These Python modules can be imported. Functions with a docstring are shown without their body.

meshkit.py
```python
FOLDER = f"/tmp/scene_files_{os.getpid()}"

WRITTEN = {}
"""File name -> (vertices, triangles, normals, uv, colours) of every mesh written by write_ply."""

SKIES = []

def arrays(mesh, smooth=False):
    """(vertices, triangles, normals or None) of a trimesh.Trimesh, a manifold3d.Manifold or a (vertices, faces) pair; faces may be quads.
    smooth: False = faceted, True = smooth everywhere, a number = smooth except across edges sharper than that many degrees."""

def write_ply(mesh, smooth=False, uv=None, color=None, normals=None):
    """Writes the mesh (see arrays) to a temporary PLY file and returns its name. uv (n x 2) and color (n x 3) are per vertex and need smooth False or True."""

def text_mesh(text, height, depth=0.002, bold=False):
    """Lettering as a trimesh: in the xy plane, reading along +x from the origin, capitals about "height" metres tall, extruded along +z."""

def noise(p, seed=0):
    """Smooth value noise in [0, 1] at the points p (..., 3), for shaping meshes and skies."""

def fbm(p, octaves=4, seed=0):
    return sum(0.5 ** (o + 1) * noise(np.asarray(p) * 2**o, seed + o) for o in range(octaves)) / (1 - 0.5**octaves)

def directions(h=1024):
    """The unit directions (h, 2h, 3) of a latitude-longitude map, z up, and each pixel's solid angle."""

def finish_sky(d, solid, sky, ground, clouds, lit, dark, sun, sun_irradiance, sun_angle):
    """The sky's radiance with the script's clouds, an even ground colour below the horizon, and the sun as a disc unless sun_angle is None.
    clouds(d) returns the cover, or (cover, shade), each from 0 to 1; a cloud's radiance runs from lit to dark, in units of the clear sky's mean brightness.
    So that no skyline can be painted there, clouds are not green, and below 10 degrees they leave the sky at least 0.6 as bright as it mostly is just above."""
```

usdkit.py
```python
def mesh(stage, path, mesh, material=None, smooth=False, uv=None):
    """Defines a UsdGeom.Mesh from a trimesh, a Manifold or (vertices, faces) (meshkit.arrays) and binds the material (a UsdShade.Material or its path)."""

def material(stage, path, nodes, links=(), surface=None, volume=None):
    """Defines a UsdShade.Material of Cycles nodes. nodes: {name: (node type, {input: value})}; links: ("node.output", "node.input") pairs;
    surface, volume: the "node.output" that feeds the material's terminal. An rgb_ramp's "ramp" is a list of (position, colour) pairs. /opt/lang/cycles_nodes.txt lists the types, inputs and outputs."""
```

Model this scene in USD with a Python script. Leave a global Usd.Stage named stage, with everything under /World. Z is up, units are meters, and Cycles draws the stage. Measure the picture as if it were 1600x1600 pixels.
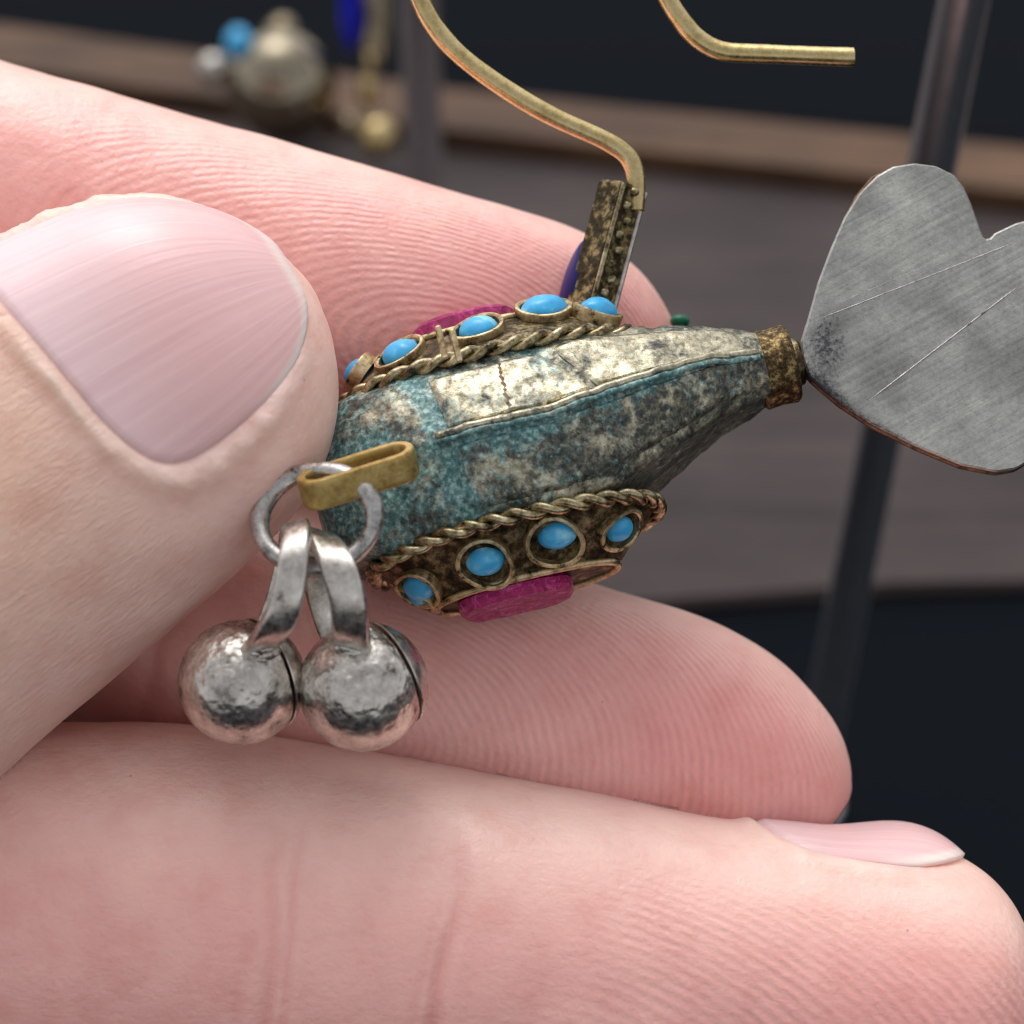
import math, random
import numpy as np, trimesh, manifold3d as m3
import usdkit, meshkit
from pxr import Usd, UsdGeom, UsdLux, UsdShade, Gf, Sdf, Vt
from scipy.interpolate import PchipInterpolator, RegularGridInterpolator
from scipy.spatial import cKDTree
from scipy.ndimage import gaussian_filter1d

stage = Usd.Stage.CreateInMemory()
UsdGeom.Xform.Define(stage, '/World')
UsdGeom.Scope.Define(stage, '/World/Looks')

# ------------------------------------------------------------------ camera, sky, sun, exposure
PITCH = math.radians(42.0)          # camera looks down by this much
DIST = 120.0                        # mm from the lens to the plane of the pendant
WIDE = 55.0                         # mm across the picture in that plane
FOCUS_AT = np.array([0.0, 0.0, 90.0])   # mm: point above the table that the camera looks at
RIGHT = np.array([1.0, 0, 0]); UP = np.array([0, math.sin(PITCH), math.cos(PITCH)]); BACK = np.array([0, -math.cos(PITCH), math.sin(PITCH)])
BASIS = np.stack([RIGHT, UP, BACK])     # rows: directions of the hand's own frame
cam = UsdGeom.Camera.Define(stage, '/World/camera')
cam.CreateHorizontalApertureAttr(36.0); cam.CreateVerticalApertureAttr(36.0)
FOCAL = 36.0 * DIST / WIDE
cam.CreateFocalLengthAttr(FOCAL)
cam.CreateFStopAttr(FOCAL / 2.2)
cam.CreateFocusDistanceAttr((DIST + 3.0) / 1000)
cam.CreateClippingRangeAttr((0.005, 100.0))
cam.CreateExposureAttr(-0.16)
mat4 = np.eye(4); mat4[:3, :3] = BASIS; mat4[3, :3] = (FOCUS_AT + DIST * BACK) / 1000
cam.AddTransformOp().Set(Gf.Matrix4d(*mat4.ravel().tolist()))

SUN = np.array([-0.12, 0.54, 0.83]); SUN /= np.linalg.norm(SUN)
# close-up under an even, clouded sky: the sky alone lights it, brightest round the hidden sun (direction SUN)
sky = UsdLux.DomeLight.Define(stage, '/World/sky')
sky.GetPrim().SetCustomDataByKey('kind', 'structure')
sky_mat = usdkit.material(stage, '/World/Looks/sky_look', {
    's': ('sky_texture', {'sky_type': 'single_scattering', 'sun_disc': False, 'sun_elevation': math.asin(SUN[2]), 'sun_rotation': math.atan2(SUN[0], SUN[1]), 'aerosol_density': 3.2}),
    'h': ('hsv', {'saturation': 0.12, 'value': 1.0}),
    'b': ('background_shader', {'strength': 0.15})}, [('s.color', 'h.color'), ('h.color', 'b.color')], surface='b.background')
UsdShade.MaterialBindingAPI.Apply(sky.GetPrim()).Bind(sky_mat)

# ------------------------------------------------------------------ helpers
PX = WIDE / 1600.0
def P(px, py, z=0.0):
    """A point of the hand's frame (mm): right, up, towards the viewer. z is its distance in front of the pendant's plane."""
    k = PX * (DIST - z) / DIST
    return np.array([(px - 800) * k, (800 - py) * k, z])
def to_world(v):
    return (FOCUS_AT + np.asarray(v, float) @ BASIS) / 1000.0
def on_plane(px, py, h):
    """Where the sight line through a picture point meets the level plane at height h (mm); world mm."""
    d = np.array([(px - 800) * PX, (800 - py) * PX, -DIST]) @ BASIS
    o = FOCUS_AT + DIST * BACK
    return o + d * ((h - o[2]) / d[2])
used = {}
def numbered(parent, name):
    k = (parent, name); n = used.get(k, -1) + 1; used[k] = n
    return f'{parent}/{name}' + (f'_{n:03d}' if n else '')
ORIGIN = {}
def tag(prim, label=None, cat=None, group=None, kind=None):
    for k, v in (('label', label), ('category', cat), ('group', group), ('kind', kind)):
        if v: prim.SetCustomDataByKey(k, v)
def thing(name, base, label, cat, group=None):
    path = numbered('/World', name)
    x = UsdGeom.Xform.Define(stage, path); b = to_world(base)
    x.AddTranslateOp().Set(Gf.Vec3d(*b.tolist())); ORIGIN[path] = b
    tag(x.GetPrim(), label, cat, group)
    return path
def arr(mesh):
    if hasattr(mesh, 'to_mesh'):
        q = mesh.to_mesh(); return np.array(q.vert_properties[:, :3], float), np.array(q.tri_verts)
    if isinstance(mesh, tuple): return np.asarray(mesh[0], float), np.asarray(mesh[1], int)
    return np.array(mesh.vertices, float), np.array(mesh.faces)
def cat(*ms):
    V, F, n = [], [], 0
    for q in ms:
        v, f = arr(q)
        if f.shape[1] == 4: f = np.vstack([f[:, [0, 1, 2]], f[:, [0, 2, 3]]])
        V.append(v); F.append(f + n); n += len(v)
    return np.vstack(V), np.vstack(F)
def part(parent, name, mesh, mat, smooth=True, world=False, label=None, attrs=None):
    """One Mesh under a thing (or under a part of it). The mesh is in the hand's frame, or in world mm."""
    v, f = arr(mesh)
    w = v / 1000.0 if world else to_world(v)
    root = '/' .join(parent.split('/')[:3])
    w = w - ORIGIN.get(root, np.zeros(3))
    path = numbered(parent, name)
    q = usdkit.mesh(stage, path, (w, f), '/World/Looks/' + mat, smooth=smooth)
    back = None
    if attrs:
        pts = np.array(q.GetPointsAttr().Get())
        if len(pts) != len(w): back = cKDTree(w).query(pts)[1]       # vertices split at sharp edges
    for k, a in (attrs or {}).items():
        a = np.asarray(a, np.float32)
        if back is not None: a = a[back]
        if a.ndim == 1:
            UsdGeom.PrimvarsAPI(q).CreatePrimvar(k, Sdf.ValueTypeNames.FloatArray, 'vertex').Set(Vt.FloatArray.FromNumpy(a))
        else:
            UsdGeom.PrimvarsAPI(q).CreatePrimvar(k, Sdf.ValueTypeNames.Float3Array, 'vertex').Set(Vt.Vec3fArray.FromNumpy(a))
    if label: q.GetPrim().SetCustomDataByKey('label', label)
    return path

def tube(path, r, sides=16, closed=False, squash=None):
    """A tube along a polyline. r: a number or one per point. Ends closed."""
    p = np.asarray(path, float); n = len(p)
    r = np.broadcast_to(np.asarray(r, float), (n,))
    t = (np.roll(p, -1, 0) - np.roll(p, 1, 0)) if closed else np.gradient(p, axis=0)
    t /= np.linalg.norm(t, axis=1, keepdims=True)
    a = np.zeros_like(p); a0 = np.cross(t[0], [0.3, 0.5, 0.8]); a[0] = a0 / np.linalg.norm(a0)
    for i in range(1, n):
        q = a[i - 1] - t[i] * (a[i - 1] @ t[i]); a[i] = q / np.linalg.norm(q)
    b = np.cross(t, a); ang = np.arange(sides) * 2 * np.pi / sides
    v = p[:, None] + r[:, None, None] * (np.cos(ang)[None, :, None] * a[:, None] + np.sin(ang)[None, :, None] * b[:, None])
    return grid_mesh(v, closed_u=closed, caps=not closed)
def grid_mesh(v, closed_u=False, closed_v=True, caps=True):
    """A grid (n, m, 3) as a mesh; the second direction wraps round."""
    n, m_, _ = v.shape
    V = v.reshape(-1, 3)
    i, j = np.meshgrid(np.arange(n if closed_u else n - 1), np.arange(m_ if closed_v else m_ - 1), indexing='ij')
    i2, j2 = (i + 1) % n, (j + 1) % m_
    q = np.stack([i * m_ + j, i * m_ + j2, i2 * m_ + j2, i2 * m_ + j], -1).reshape(-1, 4)
    F = [q[:, [0, 1, 2]], q[:, [0, 2, 3]]]
    if caps and not closed_u and closed_v:
        c0, c1 = len(V), len(V) + 1
        V = np.vstack([V, v[0].mean(0), v[-1].mean(0)])
        j = np.arange(m_); j2 = (j + 1) % m_
        F += [np.stack([np.full(m_, c0), j2, j], 1), np.stack([np.full(m_, c1), (n - 1) * m_ + j, (n - 1) * m_ + j2], 1)]
    F = np.vstack(F)
    msh = trimesh.Trimesh(V, F, process=False)
    if msh.volume < 0: F = F[:, ::-1]
    return V, F
def smooth_path(pts, n):
    pts = np.asarray(pts, float)
    s = np.r_[0, np.cumsum(np.linalg.norm(np.diff(pts, axis=0), axis=1))]
    return PchipInterpolator(s, pts)(np.linspace(0, s[-1], n))
def catmull(pts, n):
    from scipy.interpolate import CubicSpline
    pts = np.asarray(pts, float)
    s = np.r_[0, np.cumsum(np.linalg.norm(np.diff(pts, axis=0), axis=1) ** 0.6)]
    return CubicSpline(s, pts)(np.linspace(0, s[-1], n))
def strip(path, wide, half_w, half_t, closed=False, rnd=4):
    """A flat band swept along a path: wide = direction(s) of its width; rounded edges."""
    p = np.asarray(path, float); n = len(p)
    t = (np.roll(p, -1, 0) - np.roll(p, 1, 0)) if closed else np.gradient(p, axis=0)
    t /= np.linalg.norm(t, axis=1, keepdims=True)
    w = np.broadcast_to(np.asarray(wide, float), p.shape)
    w = w - t * (w * t).sum(1, keepdims=True); w /= np.linalg.norm(w, axis=1, keepdims=True)
    k = np.cross(t, w); ang = np.arange(20) * 2 * np.pi / 20
    c, s = np.cos(ang), np.sin(ang); e = 2 / 5.0
    x, y = np.sign(c) * np.abs(c) ** e, np.sign(s) * np.abs(s) ** e
    hw, ht = np.broadcast_to(half_w, (n,)), np.broadcast_to(half_t, (n,))
    v = p[:, None] + (hw[:, None] * x)[..., None] * w[:, None] + (ht[:, None] * y)[..., None] * k[:, None]
    return grid_mesh(v, closed_u=closed)
def ball(c, r, sub=3):
    s = trimesh.creation.icosphere(sub, 1.0); s.vertices = s.vertices * np.asarray(r) + np.asarray(c); return s
def frame_to(n, hint=(0, 0, 1)):
    n = np.asarray(n, float) / np.linalg.norm(n)
    a = np.cross(hint, n); a /= np.linalg.norm(a)
    return np.stack([a, np.cross(n, a), n])
def torus(c, n, R, r, a=64, b=14, hint=(0, 0, 1), sq=(1, 1)):
    fr = frame_to(n, hint); t = np.arange(a) * 2 * np.pi / a
    ring = np.asarray(c) + R * (sq[0] * np.cos(t)[:, None] * fr[0] + sq[1] * np.sin(t)[:, None] * fr[1])
    return tube(ring, r, b, closed=True)
def box(c, size, rot=np.eye(3), bevel=0.0):
    """Bevelled box; rot rows are its axes."""
    h = np.asarray(size, float) / 2
    if bevel <= 0: mm = trimesh.creation.box(size); v, f = arr(mm)
    else:
        pts = []
        for sx in (-1, 1):
            for sy in (-1, 1):
                for sz in (-1, 1):
                    for k in range(3):
                        q = np.array([sx, sy, sz]) * (h - bevel * np.array([k != 0, k != 1, k != 2]))
                        pts.append(q)
        v, f = arr(trimesh.convex.convex_hull(np.array(pts)))
    return v @ rot + np.asarray(c), f

# ------------------------------------------------------------------ materials (lengths in the textures are mm)
def look(name, nodes, links, out='p.BSDF'):
    nodes = {'g': ('geometry', {}), 'mm': ('vector_math', {'math_type': 'scale', 'scale': 1000.0}), **nodes}
    usdkit.material(stage, '/World/Looks/' + name, nodes, [('g.position', 'mm.vector1')] + links, surface=out)
def ramp(*st): return [(p, c if np.ndim(c) else (c, c, c)) for p, c in st]
def metal(name, cols, scale=1.2, rough=(0.25, 0.5), bump=0.012, bscale=3.0, metallic=1.0, detail=6.0):
    """Worn metal: cols = ramp of colours driven by noise; bump in mm."""
    look(name, {
        'n': ('noise_texture', {'scale': scale, 'detail': detail, 'roughness': 0.68}),
        'r': ('rgb_ramp', {'ramp': ramp(*cols)}),
        'n2': ('noise_texture', {'scale': bscale, 'detail': 5.0, 'roughness': 0.6}),
        'rr': ('map_range', {'from_min': 0.3, 'from_max': 0.7, 'to_min': rough[0], 'to_max': rough[1]}),
        'h': ('math', {'math_type': 'multiply', 'value2': bump / 1000.0}),
        'b': ('bump', {'strength': 1.0, 'distance': 1.0}),
        'p': ('principled_bsdf', {'metallic': metallic, 'distribution': 'multi_ggx'})},
        [('mm.vector', 'n.vector'), ('mm.vector', 'n2.vector'), ('n.fac', 'r.fac'), ('r.color', 'p.base_color'), ('n2.fac', 'rr.value'), ('rr.result', 'p.roughness'),
         ('n2.fac', 'h.value1'), ('h.value', 'b.height'), ('b.normal', 'p.normal')])
metal('brass', [(0.25, (0.10, 0.06, 0.02)), (0.42, (0.50, 0.36, 0.14)), (0.6, (0.72, 0.56, 0.28)), (0.8, (0.80, 0.68, 0.42))], 1.5, (0.3, 0.5), 0.02)
metal('wire_brass', [(0.25, (0.45, 0.32, 0.13)), (0.5, (0.72, 0.56, 0.27)), (0.75, (0.80, 0.66, 0.38))], 1.2, (0.22, 0.36), 0.014, 4.0)
metal('loop_brass', [(0.25, (0.25, 0.16, 0.05)), (0.5, (0.55, 0.39, 0.14)), (0.75, (0.68, 0.52, 0.24))], 1.2, (0.32, 0.5), 0.02, 5.0)
metal('cap_brass', [(0.36, (0.025, 0.02, 0.016)), (0.5, (0.10, 0.065, 0.03)), (0.6, (0.34, 0.24, 0.11)), (0.75, (0.55, 0.44, 0.24))], 2.2, (0.35, 0.6), 0.08, 3.0)
metal('rope_brass', [(0.36, (0.05, 0.042, 0.03)), (0.48, (0.34, 0.27, 0.15)), (0.66, (0.80, 0.70, 0.46))], 1.3, (0.2, 0.42), 0.02)
metal('bezel_brass', [(0.36, (0.05, 0.04, 0.03)), (0.47, (0.48, 0.36, 0.19)), (0.66, (0.80, 0.66, 0.42))], 1.4, (0.3, 0.55), 0.03)
metal('plate_dark', [(0.35, (0.02, 0.018, 0.016)), (0.5, (0.09, 0.065, 0.035)), (0.62, (0.30, 0.24, 0.14)), (0.8, (0.55, 0.47, 0.31))], 1.3, (0.3, 0.55), 0.06, 2.5)
metal('setting_metal', [(0.3, (0.015, 0.013, 0.012)), (0.5, (0.09, 0.07, 0.04)), (0.6, (0.38, 0.29, 0.14)), (0.8, (0.6, 0.5, 0.3))], 1.6, (0.3, 0.55), 0.04)
metal('silver', [(0.30, (0.12, 0.10, 0.085)), (0.43, (0.58, 0.53, 0.48)), (0.66, (0.90, 0.86, 0.80))], 0.8, (0.20, 0.36), 0.012, 2.6)
metal('ring_silver', [(0.33, (0.06, 0.05, 0.04)), (0.42, (0.42, 0.40, 0.38)), (0.7, (0.78, 0.76, 0.74))], 1.1, (0.22, 0.42), 0.03, 3.0)
metal('rod_metal', [(0.3, (0.62, 0.62, 0.66)), (0.7, (0.7, 0.7, 0.74))], 0.2, (0.27, 0.31), 0.0)
metal('gold_ball', [(0.3, (0.34, 0.29, 0.21)), (0.7, (0.44, 0.38, 0.28))], 0.4, (0.08, 0.12), 0.0)
metal('dull_gold', [(0.3, (0.16, 0.12, 0.07)), (0.7, (0.48, 0.40, 0.27))], 0.6, (0.16, 0.26), 0.02)

def patina(name, lo, bias=0.0, green_bias=0.0, warm=False):
    """Oxidised brass under black and blue-green patina. lo: whether the corroded stuff keeps low (rough) places."""
    look(name, {
        'n1': ('noise_texture', {'scale': 0.55, 'detail': 10.0, 'roughness': 0.74, 'distortion': 0.3}),
        'n2': ('noise_texture', {'scale': 2.2, 'detail': 7.0, 'roughness': 0.75}),
        'n3': ('noise_texture', {'scale': 0.30, 'detail': 8.0, 'roughness': 0.7, 'distortion': 1.0}),
        'n4': ('noise_texture', {'scale': 3.2, 'detail': 3.0, 'roughness': 0.6}),
        'off': ('vector_math', {'math_type': 'add', 'vector2': (17.0, 5.0, 31.0)}),
        'at': ('attribute', {'attribute': 'verdigris'}),
        # bare metal against black oxide
        's1': ('math', {'math_type': 'multiply_add', 'value2': 0.72}),
        's2': ('math', {'math_type': 'multiply', 'value2': 0.28}),
        'ox': ('map_range', {'from_min': 0.475 + bias, 'from_max': 0.62 + bias, 'to_min': 0.0, 'to_max': 1.0, 'clamp': True}),
        'base': ('rgb_ramp', {'ramp': ramp((0.3, (0.40, 0.34, 0.22)), (0.5, (0.76, 0.68, 0.48)), (0.7, (0.93, 0.87, 0.70)))}),
        'dark': ('rgb_ramp', {'ramp': ramp((0.32, (0.035, 0.037, 0.038)), (0.52, (0.10, 0.105, 0.09)), (0.7, (0.24, 0.21, 0.14)))}),
        'mix1': ('mix_color', {}),
        # verdigris
        'v1': ('math', {'math_type': 'multiply_add', 'value2': 1.0}),
        'v2': ('math', {'math_type': 'multiply_add', 'value2': 1.3}),
        'vg': ('map_range', {'from_min': 1.27 - green_bias, 'from_max': 1.5 - green_bias, 'to_min': 0.0, 'to_max': 0.85, 'clamp': True}),
        'gcol': ('rgb_ramp', {'ramp': ramp((0.3, (0.025, 0.075, 0.08)), (0.5, (0.075, 0.215, 0.22)), (0.66, (0.30, 0.50, 0.49)))}),
        'mix2': ('mix_color', {}),
        'met': ('math', {'math_type': 'multiply'}), 'inv': ('math', {'math_type': 'subtract', 'value1': 1.0}),
        'met2': ('map_range', {'to_min': 0.7, 'to_max': 1.0}),
        'ro': ('map_range', {'to_min': 0.40, 'to_max': 0.17}),
        'h1': ('math', {'math_type': 'multiply', 'value2': 0.000018}),
        'h2': ('math', {'math_type': 'multiply_add', 'value2': 0.00003}),
        'b': ('bump', {'strength': 1.0, 'distance': 1.0}),
        'p': ('principled_bsdf', {'distribution': 'multi_ggx'})},
        [('mm.vector', 'n1.vector'), ('mm.vector', 'n2.vector'), ('mm.vector', 'off.vector1'), ('off.vector', 'n3.vector'), ('mm.vector', 'n4.vector'),
         ('n2.fac', 's2.value1'), ('n1.fac', 's1.value1'), ('s2.value', 's1.value3'), ('s1.value', 'ox.value'),
         ('n4.fac', 'base.fac'), ('n4.fac', 'dark.fac'), ('ox.result', 'mix1.fac'), ('dark.color', 'mix1.a'), ('base.color', 'mix1.b'),
         ('n3.fac', 'v1.value1'), ('at.fac', 'v1.value3'), ('n2.fac', 'v2.value1'), ('v1.value', 'v2.value3'), ('v2.value', 'vg.value'), ('n4.fac', 'gcol.fac'),
         ('vg.result', 'mix2.fac'), ('mix1.result', 'mix2.a'), ('gcol.color', 'mix2.b'), ('mix2.result', 'p.base_color'),
         ('vg.result', 'inv.value2'), ('ox.result', 'met2.value'), ('met2.result', 'met.value1'), ('inv.value', 'met.value2'), ('met.value', 'p.metallic'),
         ('ox.result', 'ro.value'), ('ro.result', 'p.roughness'),
         ('n4.fac', 'h1.value1'), ('n2.fac', 'h2.value1'), ('h1.value', 'h2.value3'), ('h2.value', 'b.height'), ('b.normal', 'p.normal')])
patina('patina', True, green_bias=0.03)
patina('patina_panel', True, bias=-0.01, green_bias=0.03)
patina('patina_bright', True, bias=-0.07, green_bias=0.0)
patina('patina_dull', True, bias=0.03, green_bias=0.05)

look('tail_metal', {   # scratched, speckled silver plate
    'n1': ('noise_texture', {'scale': 0.22, 'detail': 5.0, 'roughness': 0.6}), 'n2': ('noise_texture', {'scale': 4.0, 'detail': 5.0, 'roughness': 0.75}),
    'n3': ('noise_texture', {'scale': 0.5, 'detail': 8.0, 'roughness': 0.75}),
    'at': ('attribute', {'attribute': 'plate'}), 'sx': ('separate_xyz', {}),
    'mp': ('mapping', {'rotation': (0, 0, -0.5), 'scale': (1, 1, 1)}), 'mp2': ('vector_math', {'math_type': 'multiply', 'vector2': (0.12, 4.5, 1.0)}),
    'n5': ('noise_texture', {'scale': 1.0, 'detail': 4.0, 'roughness': 0.7}),
    'sp': ('map_range', {'from_min': 0.33, 'from_max': 0.66, 'to_min': 0.0, 'to_max': 1.0, 'clamp': True}),
    'c': ('rgb_ramp', {'ramp': ramp((0.0, (0.34, 0.33, 0.31)), (0.5, (0.54, 0.53, 0.49)), (1.0, (0.70, 0.685, 0.63)))}),
    'st': ('attribute', {'attribute': 'stain'}), 'sadd': ('math', {'math_type': 'multiply_add', 'value2': 1.0}), 'sthr': ('map_range', {'from_min': 0.88, 'from_max': 1.16, 'to_min': 0.0, 'to_max': 0.9, 'clamp': True}),
    'mx': ('mix_color', {'b': (0.035, 0.038, 0.05)}), 'bl': ('mix_float', {'fac': 0.5}), 'big': ('map_range', {'from_min': 0.3, 'from_max': 0.7, 'to_min': 0.66, 'to_max': 1.12}), 'bm': ('vector_math', {'math_type': 'scale'}),
    'ro': ('map_range', {'from_min': 0.3, 'from_max': 0.7, 'to_min': 0.20, 'to_max': 0.40}),
    'h': ('math', {'math_type': 'multiply', 'value2': 0.00003}), 'h2': ('math', {'math_type': 'multiply_add', 'value2': 0.00002}),
    'b': ('bump', {'strength': 1.0, 'distance': 1.0}), 'p': ('principled_bsdf', {'metallic': 0.9})},
    [('mm.vector', 'n1.vector'), ('mm.vector', 'n2.vector'), ('mm.vector', 'n3.vector'), ('n2.fac', 'bl.a'), ('n5.fac', 'bl.b'), ('bl.result', 'sp.value'), ('sp.result', 'c.fac'),
     ('n2.fac', 'sadd.value1'), ('st.fac', 'sadd.value3'), ('sadd.value', 'sthr.value'), ('sthr.result', 'mx.fac'), ('c.color', 'bm.vector1'), ('n1.fac', 'big.value'), ('big.result', 'bm.scale'), ('bm.vector', 'mx.a'), ('mx.result', 'p.base_color'),
     ('n1.fac', 'ro.value'), ('ro.result', 'p.roughness'), ('at.vector', 'mp.vector'), ('mp.vector', 'mp2.vector1'), ('mp2.vector', 'n5.vector'),
     ('n2.fac', 'h.value1'), ('h.value', 'h2.value3'), ('n5.fac', 'h2.value1'), ('h2.value', 'b.height'), ('b.normal', 'p.normal')])

look('turquoise', {'n': ('noise_texture', {'scale': 0.8, 'detail': 3.0}), 'r': ('rgb_ramp', {'ramp': ramp((0.3, (0.03, 0.26, 0.52)), (0.55, (0.05, 0.36, 0.66)), (0.72, (0.28, 0.58, 0.72)))}),
    'p': ('principled_bsdf', {'roughness': 0.28, 'subsurface_weight': 0.2, 'subsurface_scale': 0.0004, 'subsurface_radius': (0.5, 0.8, 1.0)})},
    [('mm.vector', 'n.vector'), ('n.fac', 'r.fac'), ('r.color', 'p.base_color')])
look('magenta', {'n': ('noise_texture', {'scale': 1.5, 'detail': 7.0, 'roughness': 0.75, 'distortion': 0.8}), 'r': ('rgb_ramp', {'ramp': ramp((0.35, (0.18, 0.001, 0.05)), (0.52, (0.46, 0.006, 0.15)), (0.62, (0.66, 0.08, 0.30)), (0.72, (0.85, 0.5, 0.62)))}),
    'h': ('math', {'math_type': 'multiply', 'value2': 0.00022}), 'b': ('bump', {'strength': 1.0, 'distance': 1.0}),
    'p': ('principled_bsdf', {'roughness': 0.22, 'transmission_weight': 0.2, 'specular_ior_level': 0.7})},
    [('mm.vector', 'n.vector'), ('n.fac', 'r.fac'), ('r.color', 'p.base_color'), ('n.fac', 'h.value1'), ('h.value', 'b.height'), ('b.normal', 'p.normal')])
look('lapis', {'p': ('principled_bsdf', {'base_color': (0.006, 0.005, 0.09), 'roughness': 0.4, 'specular_ior_level': 0.25})}, [])
look('cobalt_glass', {'p': ('principled_bsdf', {'base_color': (0.006, 0.01, 0.5), 'roughness': 0.12})}, [])
look('green_stone', {'p': ('principled_bsdf', {'base_color': (0.0, 0.10, 0.05), 'roughness': 0.2})}, [])
look('copper_edge', {'n': ('noise_texture', {'scale': 2.0, 'detail': 3.0}), 'r': ('rgb_ramp', {'ramp': ramp((0.3, (0.05, 0.025, 0.018)), (0.7, (0.32, 0.18, 0.11)))}), 'p': ('principled_bsdf', {'metallic': 0.9, 'roughness': 0.4})},
    [('mm.vector', 'n.vector'), ('n.fac', 'r.fac'), ('r.color', 'p.base_color')])
look('black_cloth', {'n': ('noise_texture', {'scale': 3.0, 'detail': 3.0}), 'r': ('rgb_ramp', {'ramp': ramp((0.3, (0.003, 0.004, 0.006)), (0.7, (0.006, 0.0075, 0.010)))}), 'p': ('principled_bsdf', {'roughness': 0.9, 'specular_ior_level': 0.02})},
    [('mm.vector', 'n.vector'), ('n.fac', 'r.fac'), ('r.color', 'p.base_color')])
def wood(name, a, b, c, rough=0.6):
    look(name, {'mp': ('vector_math', {'math_type': 'multiply', 'vector2': (0.02, 0.30, 0.3)}), 'n': ('noise_texture', {'scale': 1.0, 'detail': 6.0, 'roughness': 0.6, 'distortion': 0.5}),
        'n2': ('noise_texture', {'scale': 0.05, 'detail': 4.0}), 'ad': ('math', {'math_type': 'multiply_add', 'value2': 0.6}), 'hf': ('math', {'math_type': 'multiply', 'value2': 0.4}),
        'r': ('rgb_ramp', {'ramp': ramp((0.32, a), (0.5, b), (0.68, c))}),
        'h': ('math', {'math_type': 'multiply', 'value2': 0.0003}), 'bp': ('bump', {'strength': 0.6, 'distance': 1.0}), 'p': ('principled_bsdf', {'roughness': rough, 'specular_ior_level': 0.2})},
        [('mm.vector', 'mp.vector1'), ('mp.vector', 'n.vector'), ('mm.vector', 'n2.vector'), ('n2.fac', 'hf.value1'), ('n.fac', 'ad.value1'), ('hf.value', 'ad.value3'),
         ('ad.value', 'r.fac'), ('r.color', 'p.base_color'), ('n.fac', 'h.value1'), ('h.value', 'bp.height'), ('bp.normal', 'p.normal')])
wood('grey_wood', (0.020, 0.014, 0.014), (0.040, 0.029, 0.028), (0.066, 0.046, 0.042), 0.7)
wood('brown_wood', (0.03, 0.014, 0.008), (0.08, 0.040, 0.020), (0.15, 0.078, 0.038), 0.65)

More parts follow.
